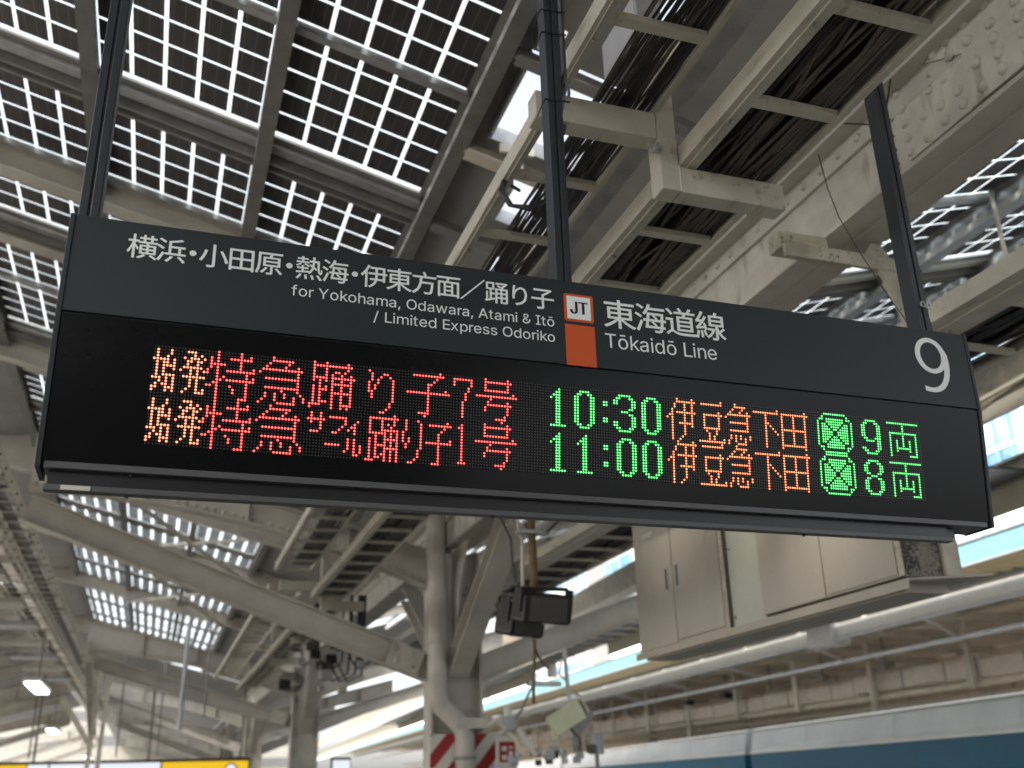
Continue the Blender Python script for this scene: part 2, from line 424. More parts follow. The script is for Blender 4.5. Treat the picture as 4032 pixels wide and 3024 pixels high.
GLY = json.loads(r'''{" ":[188,[]],"&":[445,[[197,-7,165,-5,136,1,110,12,88,26,69,42,54,62,43,84,36,108,34,133,36,154,40,173,47,189,85,235,140,279,216,335,237,352,255,375,262,405,260,420,255,434,245,445,233,454,219,459,201,461,168,453,145,431,137,399,145,363,169,327,204,284,438,0,364,0,171,231,121,293,87,344,81,361,77,379,75,398,77,420,82,440,91,458,102,474,117,488,134,499,154,507,176,512,200,513,224,512,246,507,266,499,283,488,297,475,308,459,317,442,322,424,324,404,315,362,291,325,256,293,154,217,110,174,103,161,98,146,97,131,98,115,102,101,109,87,118,76,130,66,143,57,158,51,175,48,193,46,213,48,232,52,251,59,301,95,315,112,327,131,336,151,343,174,348,198,349,224,408,224,406,194,403,167,397,144,371,92,345,62,333,47,315,30,294,17,271,7,246,-1,221,-5]]],",":[181,[[38,-119,68,71,137,71,84,-119]]],"/":[266,[[235,533,71,-76,14,-76,178,533]]],"0":[436,[[227,-7,191,-3,158,7,130,24,105,48,85,77,69,113,57,155,50,202,48,254,50,306,57,353,69,395,85,431,106,461,130,484,159,502,191,512,227,516,262,512,295,502,323,484,348,461,368,431,384,395,396,353,403,306,405,254,403,202,396,155,384,113,368,77,348,48,323,24,295,7,263,-3],[227,50,250,52,271,60,290,74,306,92,320,116,330,144,338,176,342,213,344,254,342,295,338,332,330,365,320,393,306,416,290,435,271,449,250,457,227,460,203,457,182,449,163,435,147,416,134,393,123,365,115,332,111,295,109,254,111,213,115,176,123,144,134,116,147,92,163,74,182,60,203,52]]],"1":[408,[[76,0,76,55,391,55,391,0],[276,509,276,0,212,0,212,448,209,448,86,358,86,427,198,509]]],"2":[420,[[64,0,64,47,234,229,282,282,311,327,320,371,319,389,315,405,308,419,298,431,287,441,273,449,224,460,205,458,188,454,172,447,159,438,148,427,139,413,132,398,128,381,127,362,66,362,68,391,75,418,86,442,102,464,121,482,143,496,168,507,196,513,225,516,254,513,281,507,306,497,328,482,346,465,361,445,372,423,379,398,381,372,371,318,336,259,267,180,153,60,153,57,389,57,389,0]]],"3":[440,[[218,-7,188,-5,159,1,133,10,108,22,88,38,70,57,57,79,48,104,44,132,109,132,112,115,118,100,126,87,137,76,150,66,165,59,219,50,275,61,291,69,304,80,315,93,323,108,328,125,329,145,328,163,323,180,316,196,306,211,292,223,275,234,254,241,229,246,201,248,157,248,157,299,288,448,288,452,70,452,70,509,372,509,372,461,211,278,211,289,247,290,279,286,308,276,333,262,354,244,371,222,383,198,391,173,393,145,390,116,383,90,370,66,354,45,333,27,309,12,281,2,251,-5]]],"4":[445,[[40,105,40,158,247,509,311,509,109,166,109,163,413,163,413,105],[282,0,282,121,282,146,282,318,343,318,343,0]]],"5":[424,[[221,-7,192,-5,165,1,140,11,118,25,99,41,83,60,71,82,63,105,60,130,122,130,125,115,130,102,138,89,173,60,221,50,241,51,259,56,276,64,291,75,304,89,314,104,322,122,326,141,328,162,326,183,321,203,314,221,303,237,290,251,275,262,257,270,238,275,218,277,167,268,128,246,67,253,96,509,366,509,366,452,151,452,134,301,136,301,178,325,229,334,252,332,274,328,294,321,313,311,330,299,345,285,358,269,370,251,379,231,386,210,390,187,391,163,388,132,381,102,369,76,352,52,332,32,309,15,282,3,253,-4]]],"6":[421,[[226,-7,196,-4,168,3,142,15,119,31,100,51,84,74,73,101,66,130,64,162,65,187,71,212,80,239,137,340,252,509,322,509,151,261,145,261,165,288,196,307,235,314,265,312,291,305,316,295,337,280,355,262,370,240,380,215,387,187,389,157,387,127,379,98,368,73,352,50,333,30,310,14,284,3,257,-4],[226,48,245,50,263,55,279,63,293,73,304,86,314,101,322,119,326,137,327,157,326,178,322,196,314,213,304,228,293,241,279,251,263,259,245,264,226,265,207,264,190,259,174,252,160,241,148,229,138,214,131,197,126,179,125,158,126,138,131,119,138,102,148,86,160,73,174,63,190,55,207,50]]],"7":[422,[[97,0,323,448,323,452,62,452,62,509,391,509,391,449,165,0]]],"8":[432,[[226,-7,193,-5,163,1,136,11,111,25,91,42,74,62,62,84,54,109,52,135,53,156,58,176,65,195,75,212,87,228,101,241,117,252,134,260,153,265,153,267,129,276,109,289,93,308,80,330,73,354,70,380,73,405,79,429,90,450,106,469,124,485,146,498,170,508,197,514,226,516,255,514,282,508,306,498,328,485,346,469,361,450,373,429,379,405,382,380,379,354,372,330,359,308,343,289,323,276,300,267,300,265,319,260,335,252,351,241,365,228,377,212,387,195,395,176,399,156,401,135,398,109,391,84,378,62,362,42,341,25,317,11,289,1,259,-5],[226,49,248,50,267,54,285,60,300,69,313,79,323,91,331,106,335,121,337,139,335,157,330,173,322,189,312,202,298,213,283,223,265,230,247,234,226,235,206,234,187,230,169,223,154,213,140,202,130,189,122,173,117,157,115,139,117,121,121,106,129,91,139,79,152,69,167,60,185,54,205,50],[226,290,274,300,287,308,298,318,307,330,314,344,318,359,319,376,318,392,314,407,308,420,299,432,288,442,275,449,226,460,177,449,164,442,153,432,145,420,138,407,134,392,133,376,134,359,138,344,145,330,154,318,165,308,178,300]]],"9":[421,[[226,516,256,513,285,506,310,494,333,478,352,458,368,434,380,408,387,378,389,347,387,322,382,296,373,270,315,168,200,0,130,0,301,248,307,248,287,221,257,202,218,195,188,197,161,203,137,214,116,229,98,247,83,269,72,294,66,321,64,352,66,382,73,411,85,436,101,459,120,479,143,494,168,506,196,513],[226,460,207,459,190,454,174,446,160,435,148,423,138,407,131,390,127,372,125,352,127,331,131,313,138,295,148,280,160,268,174,257,190,250,207,245,226,243,245,245,263,249,279,257,293,267,305,280,314,295,322,312,326,330,327,350,326,371,322,390,314,407,305,422,293,435,279,446,263,454,245,459]]],"A":[494,[[16,0,201,509,276,509,463,0,395,0,287,302,264,372,232,478,245,478,213,371,191,302,85,0],[110,142,110,199,370,199,370,142]]],"E":[390,[[60,0,60,509,372,509,372,452,125,452,125,286,355,286,355,229,125,229,125,57,375,57,375,0]]],"I":[300,[[31,0,31,57,118,57,118,452,31,452,31,509,269,509,269,452,183,452,183,57,269,57,269,0]]],"J":[394,[[185,-7,143,-2,106,11,75,33,52,63,38,100,33,145,33,173,98,173,98,145,100,117,108,93,122,74,139,61,160,53,185,50,209,53,230,61,248,74,261,93,269,117,272,145,272,509,336,509,336,145,332,100,318,63,294,33,263,11,227,-2]]],"L":[364,[[60,0,60,509,125,509,125,57,361,57,361,0]]],"O":[524,[[267,-7,225,-3,186,7,150,25,119,49,92,79,70,115,53,157,44,203,40,254,44,305,53,352,70,393,92,429,119,459,150,484,186,501,225,512,267,516,309,512,348,501,384,484,415,459,442,429,464,393,480,352,490,305,493,254,490,203,480,157,464,115,442,79,415,49,384,25,348,7,309,-3],[267,53,296,55,324,63,349,76,372,94,392,116,408,144,420,176,428,213,430,254,428,295,420,332,408,365,392,392,372,415,349,433,324,446,296,453,267,456,237,453,210,445,184,433,161,415,142,392,125,364,113,332,106,295,103,254,106,213,113,176,125,144,142,117,161,94,184,76,210,63,237,55]]],"T":[448,[[32,452,32,509,417,509,417,452,257,452,257,0,193,0,193,452]]],"Y":[487,[[203,0,203,208,16,509,91,509,192,344,222,292,250,230,224,230,251,293,280,344,381,509,455,509,268,208,268,0]]],"a":[390,[[160,-9,137,-7,115,-3,94,5,76,15,60,29,48,45,38,63,32,84,30,108,32,128,36,146,43,161,53,174,64,184,78,193,125,211,178,220,234,227,265,235,271,240,274,246,276,255,276,257,267,297,240,322,196,331,149,322,118,301,100,274,41,291,51,313,64,331,79,346,95,358,114,368,133,375,194,384,239,379,286,360,300,350,312,336,322,320,330,301,335,278,337,251,337,0,277,0,277,52,272,52,252,25,215,1],[170,45,192,47,211,51,228,59,242,68,254,80,263,93,270,108,274,122,276,138,276,190,259,182,231,176,200,171,175,168,134,159,103,139,97,130,93,118,92,105,102,72,130,52]]],"d":[421,[[195,-8,165,-6,137,3,111,16,89,34,70,57,55,84,43,116,36,151,34,189,36,227,43,261,55,293,70,320,89,342,112,361,137,374,165,382,196,384,218,383,237,379,253,373,287,346,306,319,311,319,311,509,372,509,372,0,313,0,313,59,307,59,287,31,252,4,236,-3,217,-7],[205,47,226,49,246,55,263,65,278,78,290,95,299,115,306,138,310,162,312,189,310,216,306,241,300,263,290,282,278,299,263,312,246,322,227,328,205,330,182,328,162,322,145,311,130,298,118,281,108,261,102,239,98,215,96,189,98,163,102,139,109,117,118,97,130,80,145,66,162,55,182,49]]],"e":[401,[[212,-8,177,-5,145,3,117,16,92,35,72,58,56,85,44,116,37,150,34,187,36,224,44,258,55,290,71,317,91,340,115,359,142,373,172,382,205,384,266,374,285,366,303,355,319,341,334,324,347,305,357,282,365,256,370,227,371,194,371,169,75,169,75,221,338,221,310,202,308,226,304,248,298,269,288,286,277,301,263,314,246,323,227,328,205,330,183,328,164,323,146,313,131,301,119,286,109,270,102,251,97,231,96,211,96,178,98,151,102,127,110,106,121,88,135,73,151,61,169,53,190,48,212,46,254,53,285,73,306,105,365,91,358,72,348,55,335,39,320,26,302,14,283,4,261,-3,237,-7]]],"f":[278,[[228,379,228,327,6,327,6,379],[81,0,81,432,82,452,87,470,96,486,107,499,120,510,135,519,187,530,222,527,243,521,227,468,215,472,195,474,178,472,164,468,154,460,147,449,143,435,142,419,142,0]]],"h":[389,[[114,227,114,0,53,0,53,509,114,509,114,287,102,287,116,319,132,344,152,362,175,374,200,382,227,384,252,383,275,377,295,369,313,356,328,340,341,321,350,298,355,271,357,240,357,0,296,0,296,235,293,263,286,286,273,304,256,318,235,326,210,329,192,328,176,324,161,317,147,308,136,297,126,283,119,266,115,248]]],"i":[156,[[53,0,53,379,114,379,114,0],[84,443,73,444,63,448,54,455,47,463,43,472,41,483,43,494,47,504,54,512,63,518,73,522,84,524,95,522,105,518,114,512,121,504,125,494,126,483,125,472,121,463,114,455,105,448,95,444]]],"k":[359,[[110,137,110,212,121,212,284,379,360,379,184,199,177,199],[53,0,53,509,114,509,114,0],[294,0,148,186,191,229,372,0]]],"m":[588,[[53,0,53,379,112,379,112,295,108,295,114,314,122,331,132,346,172,376,219,386,245,383,268,375,287,361,303,342,314,320,321,295,312,295,318,312,326,329,337,343,381,375,437,386,458,385,478,380,497,372,514,361,529,346,541,328,550,307,555,283,557,255,557,0,496,0,496,254,493,279,485,298,473,313,456,323,438,329,419,330,402,329,387,326,374,320,345,290,335,247,335,0,274,0,274,260,272,280,265,297,253,311,238,322,220,328,199,330,158,320,145,312,135,302,126,289,119,274,115,257,114,238,114,0]]],"n":[388,[[114,227,114,0,53,0,53,379,112,379,112,287,102,287,116,319,132,344,152,362,175,374,200,382,227,384,252,383,275,377,295,369,313,356,328,340,341,321,350,298,355,271,357,240,357,0,296,0,296,235,293,263,286,286,273,304,256,318,235,326,210,329,192,328,176,324,161,317,147,308,136,297,126,283,119,266,115,248]]],"o":[412,[[207,-8,174,-5,144,3,117,16,93,35,72,58,56,85,44,116,37,150,34,187,37,225,44,260,56,291,72,318,93,341,117,360,144,374,174,382,207,384,241,382,271,374,299,360,323,341,343,318,359,291,371,260,379,225,381,187,379,150,371,116,359,85,343,58,323,35,299,16,271,3,241,-5],[207,46,231,49,252,55,270,66,285,80,298,97,307,117,314,139,318,163,319,187,318,212,314,236,307,258,298,278,285,296,270,310,252,321,231,328,207,330,184,328,163,321,145,310,130,296,118,278,108,258,102,236,98,212,96,187,98,163,102,139,108,117,118,97,130,80,145,66,163,55,184,49]]],"p":[403,[[53,-143,53,379,112,379,112,319,118,319,137,346,171,373,188,379,207,383,229,384,259,382,287,374,313,361,335,342,354,320,370,293,381,261,388,227,390,189,388,151,381,116,370,84,355,57,336,34,313,16,288,3,260,-6,229,-8,208,-7,189,-3,173,4,138,31,118,59,114,59,114,-143],[220,47,242,49,262,55,279,66,294,80,306,97,316,117,323,139,327,163,328,189,327,215,323,239,316,261,307,281,295,298,280,311,262,322,243,328,220,330,198,328,178,322,161,312,147,299,134,282,125,263,118,241,114,216,113,189,114,162,118,138,125,115,135,95,147,78,162,65,179,55,198,49]]],"r":[238,[[53,0,53,379,112,379,112,321,115,321,124,339,137,354,152,367,171,377,191,383,213,385,229,384,243,384,243,322,230,324,207,326,190,324,174,321,159,315,146,306,135,296,126,284,119,269,115,254,114,237,114,0]]],"s":[361,[[182,-8,157,-7,133,-3,112,3,93,12,76,24,62,38,50,54,41,73,36,94,94,107,101,87,111,72,124,60,141,52,160,47,181,45,206,47,227,53,244,62,258,74,265,88,268,103,266,115,262,126,254,136,243,144,229,150,212,155,149,170,118,180,92,192,72,208,58,227,50,249,47,274,49,295,55,314,65,332,79,347,95,360,115,370,137,378,161,383,187,384,212,383,234,379,254,372,271,363,286,352,299,339,324,290,268,277,262,291,254,304,243,316,228,325,210,331,187,333,166,331,147,326,131,317,119,305,111,292,109,277,110,264,115,253,124,243,172,223,229,209,261,200,287,187,306,171,320,153,328,131,331,107,329,85,323,65,312,47,298,31,281,18,260,6,236,-2,210,-7]]],"t":[252,[[204,379,204,327,6,327,6,379],[65,471,126,471,126,98,127,83,130,70,136,61,144,55,156,51,170,50,185,51,202,54,213,2,192,-3,168,-4,138,-1,113,7,92,21,77,41,68,64,65,93]]],"w":[576,[[138,0,23,379,87,379,133,214,154,137,175,41,165,41,186,135,206,214,252,379,316,379,362,214,382,136,402,41,391,41,413,135,434,214,480,379,545,379,429,0,368,0,319,172,305,225,291,280,277,338,291,338,277,280,263,225,248,172,199,0]]],"x":[389,[[21,0,171,218,171,171,29,379,100,379,147,306,179,253,207,206,175,206,202,253,233,306,282,379,352,379,209,169,209,214,358,0,287,0,231,85,200,136,173,182,205,182,178,136,148,85,91,0]]],"ō":[412,[[207,-8,174,-5,144,3,117,16,93,35,72,58,56,85,44,116,37,150,34,187,37,225,44,260,56,291,72,318,93,341,117,360,144,374,174,382,207,384,241,382,271,374,299,360,323,341,343,318,359,291,371,260,379,225,381,187,379,150,371,116,359,85,343,58,323,35,299,16,271,3,241,-5],[207,46,231,49,252,55,270,66,285,80,298,97,307,117,314,139,318,163,319,187,318,212,314,236,307,258,298,278,285,296,270,310,252,321,231,328,207,330,184,328,163,321,145,310,130,296,118,278,108,258,102,236,98,212,96,187,98,163,102,139,108,117,118,97,130,80,145,66,163,55,184,49],[302,506,302,458,113,458,113,506]]]}''')

def contour_area(c):
    return sum(c[i][0] * c[(i + 1) % len(c)][1] - c[(i + 1) % len(c)][0] * c[i][1] for i in range(len(c))) / 2

def inside(p, c):
    r = False; n = len(c); j = n - 1
    for i in range(n):
        if (c[i][1] > p[1]) != (c[j][1] > p[1]) and p[0] < (c[j][0] - c[i][0]) * (p[1] - c[i][1]) / (c[j][1] - c[i][1]) + c[i][0]:
            r = not r
        j = i
    return r

def latin(bm, text, x0, x1, zbase, cap, y, track=0, bold=0.0):
    """text outlines (cap height cap) in the XZ plane facing -Y, spread to x0..x1"""
    pen = 0; items = []
    for ch in text:
        adv, cons = GLY[ch]
        items.append((pen, cons)); pen += adv + track
    allx = [p + c[i] for p, cs in items for c in cs for i in range(0, len(c), 2)]
    mn, mxx = min(allx), max(allx)
    E = GLY['E'][1][0]
    capu = max(E[1::2]) - min(E[1::2])
    sx = (x1 - x0) / (mxx - mn); sz = cap / capu
    lay = 0
    for p, cs in items:
        polys = [[(x0 + (p + c[i] - mn) * sx, zbase + c[i + 1] * sz) for i in range(0, len(c), 2)] for c in cs]
        if not polys: continue
        big = max(polys, key=lambda q: abs(contour_area(q)))
        sgn = 1 if contour_area(big) > 0 else -1
        outers = [q for q in polys if contour_area(q) * sgn > 0]
        holes = [q for q in polys if contour_area(q) * sgn < 0]
        for k, o_ in enumerate(outers):
            hs_ = [h for h in holes if inside(h[0], o_)]
            loops = [[Vector((a, b, 0)) for a, b in q] for q in [o_] + hs_]
            flat = [v for l in loops for v in l]
            tris = tessellate_polygon(loops)
            vs = [bm.verts.new((v.x, y - 0.0002 * k, v.y)) for v in flat]
            for t in tris:
                try: bm.faces.new([vs[i] for i in t])
                except ValueError: pass
            if bold:
                pass

_jp_cache = {}
def jp_mesh(ch, bold):
    if (ch, bold) in _jp_cache: return _jp_cache[(ch, bold)]
    c = bpy.data.curves.new('glyph', 'FONT')
    c.body = ch; c.resolution_u = 3
    o = bpy.data.objects.new('glyph', c)
    COL.objects.link(o)
    dg = bpy.context.evaluated_depsgraph_get()
    me = bpy.data.meshes.new_from_object(o.evaluated_get(dg))
    vs = [(v.co.x, v.co.y) for v in me.vertices]
    fs = [tuple(p.vertices) for p in me.polygons]
    bpy.data.objects.remove(o); bpy.data.curves.remove(c); bpy.data.meshes.remove(me)
    _jp_cache[(ch, bold)] = (vs, fs)
    return vs, fs

def jp(bm, text, x0, x1, zbot, ztop, y, bold=0.008, half='・'):
    units = [0.5 if ch in half else 1.0 for ch in text]
    # lay out on an em grid, then scale to the ink extents
    ink = []; pen = 0
    for ch, u in zip(text, units):
        vs, fs = jp_mesh(ch, bold)
        xs = [v[0] for v in vs]; cx = (min(xs) + max(xs)) / 2
        em = 0.92
        if ch in half: shift = pen + 0.25 * em - cx
        elif (max(xs) - min(xs)) > 0.5: shift = pen + 0.5 * em - cx
        else: shift = pen + 0.5 * em - cx
        ink.append((shift, vs, fs)); pen += u * em
    allx = [s + v[0] for s, vs, fs in ink for v in vs]
    allz = [v[1] for s, vs, fs in ink for v in vs]
    ax, bx, az, bz = min(allx), max(allx), min(allz), max(allz)
    sx = (x1 - x0) / (bx - ax); sz = (ztop - zbot) / (bz - az)
    for j, (ox, oz) in enumerate(((-1, 0), (1, 0), (0, 0.8), (0, -0.8))):
        for s, vs, fs in ink:
            V = [bm.verts.new((x0 + (s + a - ax) * sx + ox * bold * sx, y - 0.00006 * j, zbot + (b - az) * sz + oz * bold * sx)) for a, b in vs]
            for f in fs:
                try: bm.faces.new([V[i] for i in f])
                except ValueError: pass

def origin(o):
    v = Vector((0, 0, 0))
    while o is not None:
        v += Vector(o.location); o = o.parent
    return v

def wpart(name, fn, m, parent, loc=None, **k):
    """part built in world coordinates, then moved into its parent's space"""
    bm = new_bm(); fn(bm)
    bmesh.ops.translate(bm, verts=bm.verts, vec=-origin(parent))
    return obj(name, bm, m, parent, **k)

CAMH = 1.6
# roof planes:  z = 6.6 - 0.265 x  (left of the valley);  mirrored about x = 4.0 on the right
S_ = 0.265
def roof_z(x): return 6.6 - S_ * x if x <= 4.0 else 6.6 - S_ * 4.0 + S_ * (x - 4.0)

# ------------------------------------------------------------------ ground, platforms, tracks
bm = new_bm(); box(bm, -400, 600, -200, 900, -1.4, -1.2)
struct('ground', bm, M['asphalt'])
bm = new_bm(); box(bm, -10.0, 10.1, -60, 200, -1.2, 0.0)
struct('platform', bm, M['concrete'])
bm = new_bm(); bar(bm, (21.3, -30, -0.6), (60.4, 200, -0.6), 11.0, 1.2)
struct('neighbouring_platform', bm, M['concrete_lt'])

# ------------------------------------------------------------------ valley girder
def girder(y0, y1, label, near):
    t = thing('valley_girder', label, 'girder', (4.0, y0, 4.8))
    wpart('web', lambda b: box(b, 3.84, 3.875, y0, y1, 4.83, 5.62), M['cream_old'], t)
    wpart('web', lambda b: box(b, 4.125, 4.16, y0, y1, 4.83, 5.62), M['cream_old'], t)
    wpart('bottom_flange', lambda b: (box(b, 3.80, 4.20, y0, y1, 4.80, 4.83), box(b, 3.99, 4.015, y0, y1, 4.792, 4.7985)), M['cream'], t)
    wpart('top_angle', lambda b: (box(b, 3.815, 3.838, y0, y1, 5.20, 5.36), box(b, 3.70, 3.815, y0, y1, 5.34, 5.36)), M['cream'], t)
    wpart('top_flange', lambda b: box(b, 3.66, 4.34, y0, y1, 5.622, 5.65), M['zinc_dk'], t)
    return t
g1 = girder(-60.0, 14.0, 'cream riveted girder running above the platform toward the first column', True)
g2 = girder(14.6, 29.3, 'cream girder between the first and the second column, partly hidden', False)
g3 = girder(29.9, 60.0, 'cream girder far down the platform beyond the second column', False)
bm = new_bm(); dome(bm, (0, 0, 0), (-1, 0, 0), 0.030, 10)
rv0 = obj('rivet', bm, M['cream_old'], g1, smooth=True)
ro = origin(g1)
first = True
def place_rivet(x, y, z, sc=1.0):
    global first
    o = rv0 if first else rv0.copy()
    if not first:
        COL.objects.link(o); o.parent = g1
    first = False
    o.location = Vector((x, y, z)) - ro
    o.scale = (sc,) * 3
yy = 4.05
while yy < 13.8:
    place_rivet(3.8149, yy, 5.275, 1.0); yy += 0.193
# gusset plates with their rivet field
wpart('gusset_plate', lambda b: prism(b, [(3.95, 5.33), (3.86, 4.86), (3.36, 4.86), (3.30, 5.18), (3.42, 5.24), (3.62, 5.36)], 0, 3.818, 3.8385), M['cream_old'], g1)
wpart('gusset_plate', lambda b: prism(b, [(3.34, 5.20), (3.35, 4.85), (2.2, 4.85), (2.0, 5.18), (3.3, 5.7), (3.66, 5.6), (3.66, 5.37)], 0, 3.798, 3.8165), M['cream_old'], g1)
for y, z, r in [(3.854,5.316,1),(3.840,5.203,1),(3.842,5.102,1),(3.839,5.0,1),(3.841,4.902,.9),(3.691,5.053,1.1),(3.695,4.906,1.1),(3.564,5.026,1.1),(3.554,4.919,1.1),
                (3.425,5.025,1.1),(3.415,4.927,1.1),(3.59,5.263,.9),(3.506,5.16,.9),(3.62,5.17,.9)]:
    place_rivet(3.8178, y, z, r)
for y, z in [(3.259,5.07),(3.253,4.914),(3.112,4.92),(3.113,5.021),(3.118,5.123),(3.12,5.219),(3.279,5.353),(3.279,5.237),(3.419,5.346),(3.417,5.25),(3.127,5.353),(3.642,5.459),
             (3.521,5.34),(2.95,5.22),(2.95,5.12),(2.95,5.02),(2.95,4.92),(2.8,5.27),(2.8,5.1),(2.8,4.95),(2.62,5.3),(2.62,5.15),(2.62,5.0)]:
    place_rivet(3.7978, y, z, 1.15)

# ------------------------------------------------------------------ cable trays
def bolt_bm():
    b = new_bm()
    tube(b, [(0, 0, 0), (-0.018, 0, 0)], 0.011, 6)
    return b
def tray(label, xl, xr, z, ys, y0, y1, rail_l, rail_r, hgt=0.10, group='cable trays', bolts=True):
    t = thing('cable_tray', label, 'cable tray', ((xl + xr) / 2, y0, z), group)
    # left rail is a deep lipped channel seen from below, the right one an angle
    def left(b):
        box(b, xl, xl + rail_l, y0, y1, z, z + 0.012)
        box(b, xl, xl + 0.012, y0, y1, z + 0.012, z + hgt)
        box(b, xl + rail_l - 0.012, xl + rail_l, y0, y1, z + 0.012, z + hgt)
        box(b, xl + rail_l * 0.36, xl + rail_l * 0.44, y0, y1, z - 0.010, z)
    def right(b):
        box(b, xr - rail_r, xr, y0, y1, z, z + 0.012)
        box(b, xr - 0.012, xr, y0, y1, z + 0.012, z + hgt)
    wpart('side_rail', left, M['tray'], t)
    wpart('side_rail', right, M['tray'], t)
    src = None
    for y in ys:
        if src is None:
            src = wpart('rung', lambda b: box(b, xl + rail_l, xr - rail_r, y - 0.028, y + 0.028, z + 0.002, z + 0.032), M['tray'], t)
            oy = y
        else:
            instance(src, t, (0, y - oy, 0))
    if bolts:
        bb = new_bm(); tube(bb, [(0, 0, 0), (0, 0, -0.016)], 0.013, 6)
        bo = obj('bolt', bb, M['zinc'], t)
        yy = y0 + 0.4; f = True
        while yy < min(y1, 9):
            o = bo if f else instance(bo, t)
            f = False
            o.location = Vector((xl + rail_l * 0.68, yy, z)) - origin(t)
            yy += 0.62
    return t
ysB = [0.6, 1.19, 1.78, 2.37, 2.95] + [4.06 + 0.61 * k for k in range(19)]
tB = tray('wide cream cable tray of thick dusty cables, lower and nearer the riveted girder', 2.06, 2.58, 4.225, ysB, 0.2, 15.2, 0.09, 0.03)
ysA = [0.55, 1.15, 1.75, 2.35, 2.95] + [4.14 + 0.61 * k for k in range(18)]
tA = tray('narrow cream cable tray of thin black cables crossing behind the middle hanger pole', 1.45, 1.975, 4.50, ysA, 0.2, 14.6, 0.055, 0.03)
# farther lengths beyond the first column
tB2 = tray('far cable tray beyond the first column, right of its pair', 2.06, 2.58, 4.10, [16.2 + 0.62 * k for k in range(20)], 15.6, 29, 0.09, 0.03, bolts=False)
tA2 = tray('far cable tray beyond the first column, left of its pair', 1.45, 1.975, 4.36, [16.0 + 0.62 * k for k in range(20)], 15.3, 29, 0.055, 0.03, bolts=False)
tC = tray('cable tray of dark cables right of the platform number', 4.29, 5.22, 4.15, [1.6 + 0.62 * k for k in range(36)], 1.0, 24, 0.30, 0.04, hgt=0.12)

def cables(label, name, n, x0, x1, z, y0, y1, r0, r1, m, weave, seed, droop=0.0, bed=0.0):
    rnd = random.Random(seed)
    t = thing(name, label, 'cables', ((x0 + x1) / 2, y0, z))
    if bed: wpart('tray_cover', lambda b: box(b, x0, x1, y0, y1, z + bed, z + bed + 0.004), M['black'], t)
    for i in range(n):
        r = rnd.uniform(r0, r1)
        x = x0 + (x1 - x0) * (i + 0.5) / n + rnd.uniform(-1, 1) * 0.01
        lev = rnd.choice((0, 0, 0, 1, 2))
        pts = []
        ph = rnd.uniform(0, 6.28); am = weave * rnd.uniform(0.3, 1.0); wl = rnd.uniform(1.4, 3.2)
        ph2 = rnd.uniform(0, 6.28)
        yy = y0
        while yy <= y1 + 0.01:
            dx = am * math.sin(ph + yy * 6.28 / wl) + am * 0.5 * math.sin(ph2 + yy * 6.28 / (wl * 0.43))
            xx = min(max(x + dx, x0 + r), x1 - r)
            pts.append((xx, yy, z + r + lev * r1 * 1.5 + droop * abs(math.sin(yy * 5.2 + ph)) * 0.01))
            yy += 0.3 if yy < 7 else 0.8
        mm = m if not isinstance(m, list) else rnd.choice(m)
        wpart('cable', lambda b: tube(b, pts, r, 7), mm, t, smooth=True)
    return t
cables('bundle of thick dusty cables lying in the wide lower tray', 'cable_bundle', 20, 2.155, 2.545, 4.258, 0.2, 15.2, 0.008, 0.014, [M['cable_g'], M['cable_g'], M['cable'], M['cable_g']], 0.055, 4, bed=0.085)
cables('bundle of thin black cables lying in the narrow upper tray', 'cable_bundle', 56, 1.66, 1.955, 4.533, 0.2, 14.6, 0.0040, 0.0068, [M['cable'], M['cable'], M['black'], M['cable_g']], 0.018, 5)
cables('dark cables lying in the tray right of the platform number', 'cable_bundle', 20, 4.62, 5.16, 4.184, 1.0, 24, 0.012, 0.018, [M['cable'], M['cable'], M['cable_g']], 0.05, 6, bed=0.10)
cables('dark cables in the far right-hand tray beyond the column', 'cable_bundle', 10, 2.17, 2.54, 4.135, 15.6, 29, 0.02, 0.03, M['cable'], 0.03, 7)

# solid lids above the cables (perforated tray covers, dark)
# ------------------------------------------------------------------ stepped hanger brackets
def bracket(y, label, dz=0.0, dx=0.0, sc=1.0):
    t = thing('tray_bracket', label, 'bracket', (2.0 + dx, y, 4.1 + dz), 'stepped brackets carrying the cable trays')
    w = 0.10 * sc
    wpart('upper_arm', lambda b: box(b, 1.36 + dx, 1.958 + dx, y, y + w, 4.352 + dz, 4.495 + dz), M['tray'], t, bevel=0.006)
    wpart('upright', lambda b: box(b, 1.96 + dx, 2.055 + dx, y - 0.004, y + w + 0.004, 4.083 + dz, 4.95 + dz), M['tray'], t, bevel=0.006)
    wpart('lower_arm', lambda b: box(b, 2.057 + dx, 2.61 + dx, y, y + w, 4.083 + dz, 4.22 + dz), M['tray'], t, bevel=0.006)
    wpart('weld_seam', lambda b: tube(b, [(2.0565 + dx, y - 0.003, 4.22 + dz), (2.055 + dx, y - 0.003, 4.083 + dz)], 0.004, 6), M['cream_lt'], t)
    wpart('clamp', lambda b: (tube(b, [(1.90 + dx, y - 0.012, 4.30 + dz), (1.965 + dx, y - 0.012, 4.295 + dz)], 0.010, 8), box(b, 1.925 + dx, 1.95 + dx, y - 0.03, y + 0.01, 4.272 + dz, 4.312 + dz)), M['zinc'], t)
    return t
bracket(3.45, 'stepped cream bracket under both trays, right of the middle hanger pole')
bracket(15.0, 'stepped cream bracket at the far end of the trays above the first column', dz=-0.05, dx=0.22)
bracket(22.0, 'small far stepped bracket beyond the first column', dz=-0.05, dx=0.25)
for y in (-0.5,):
    pass

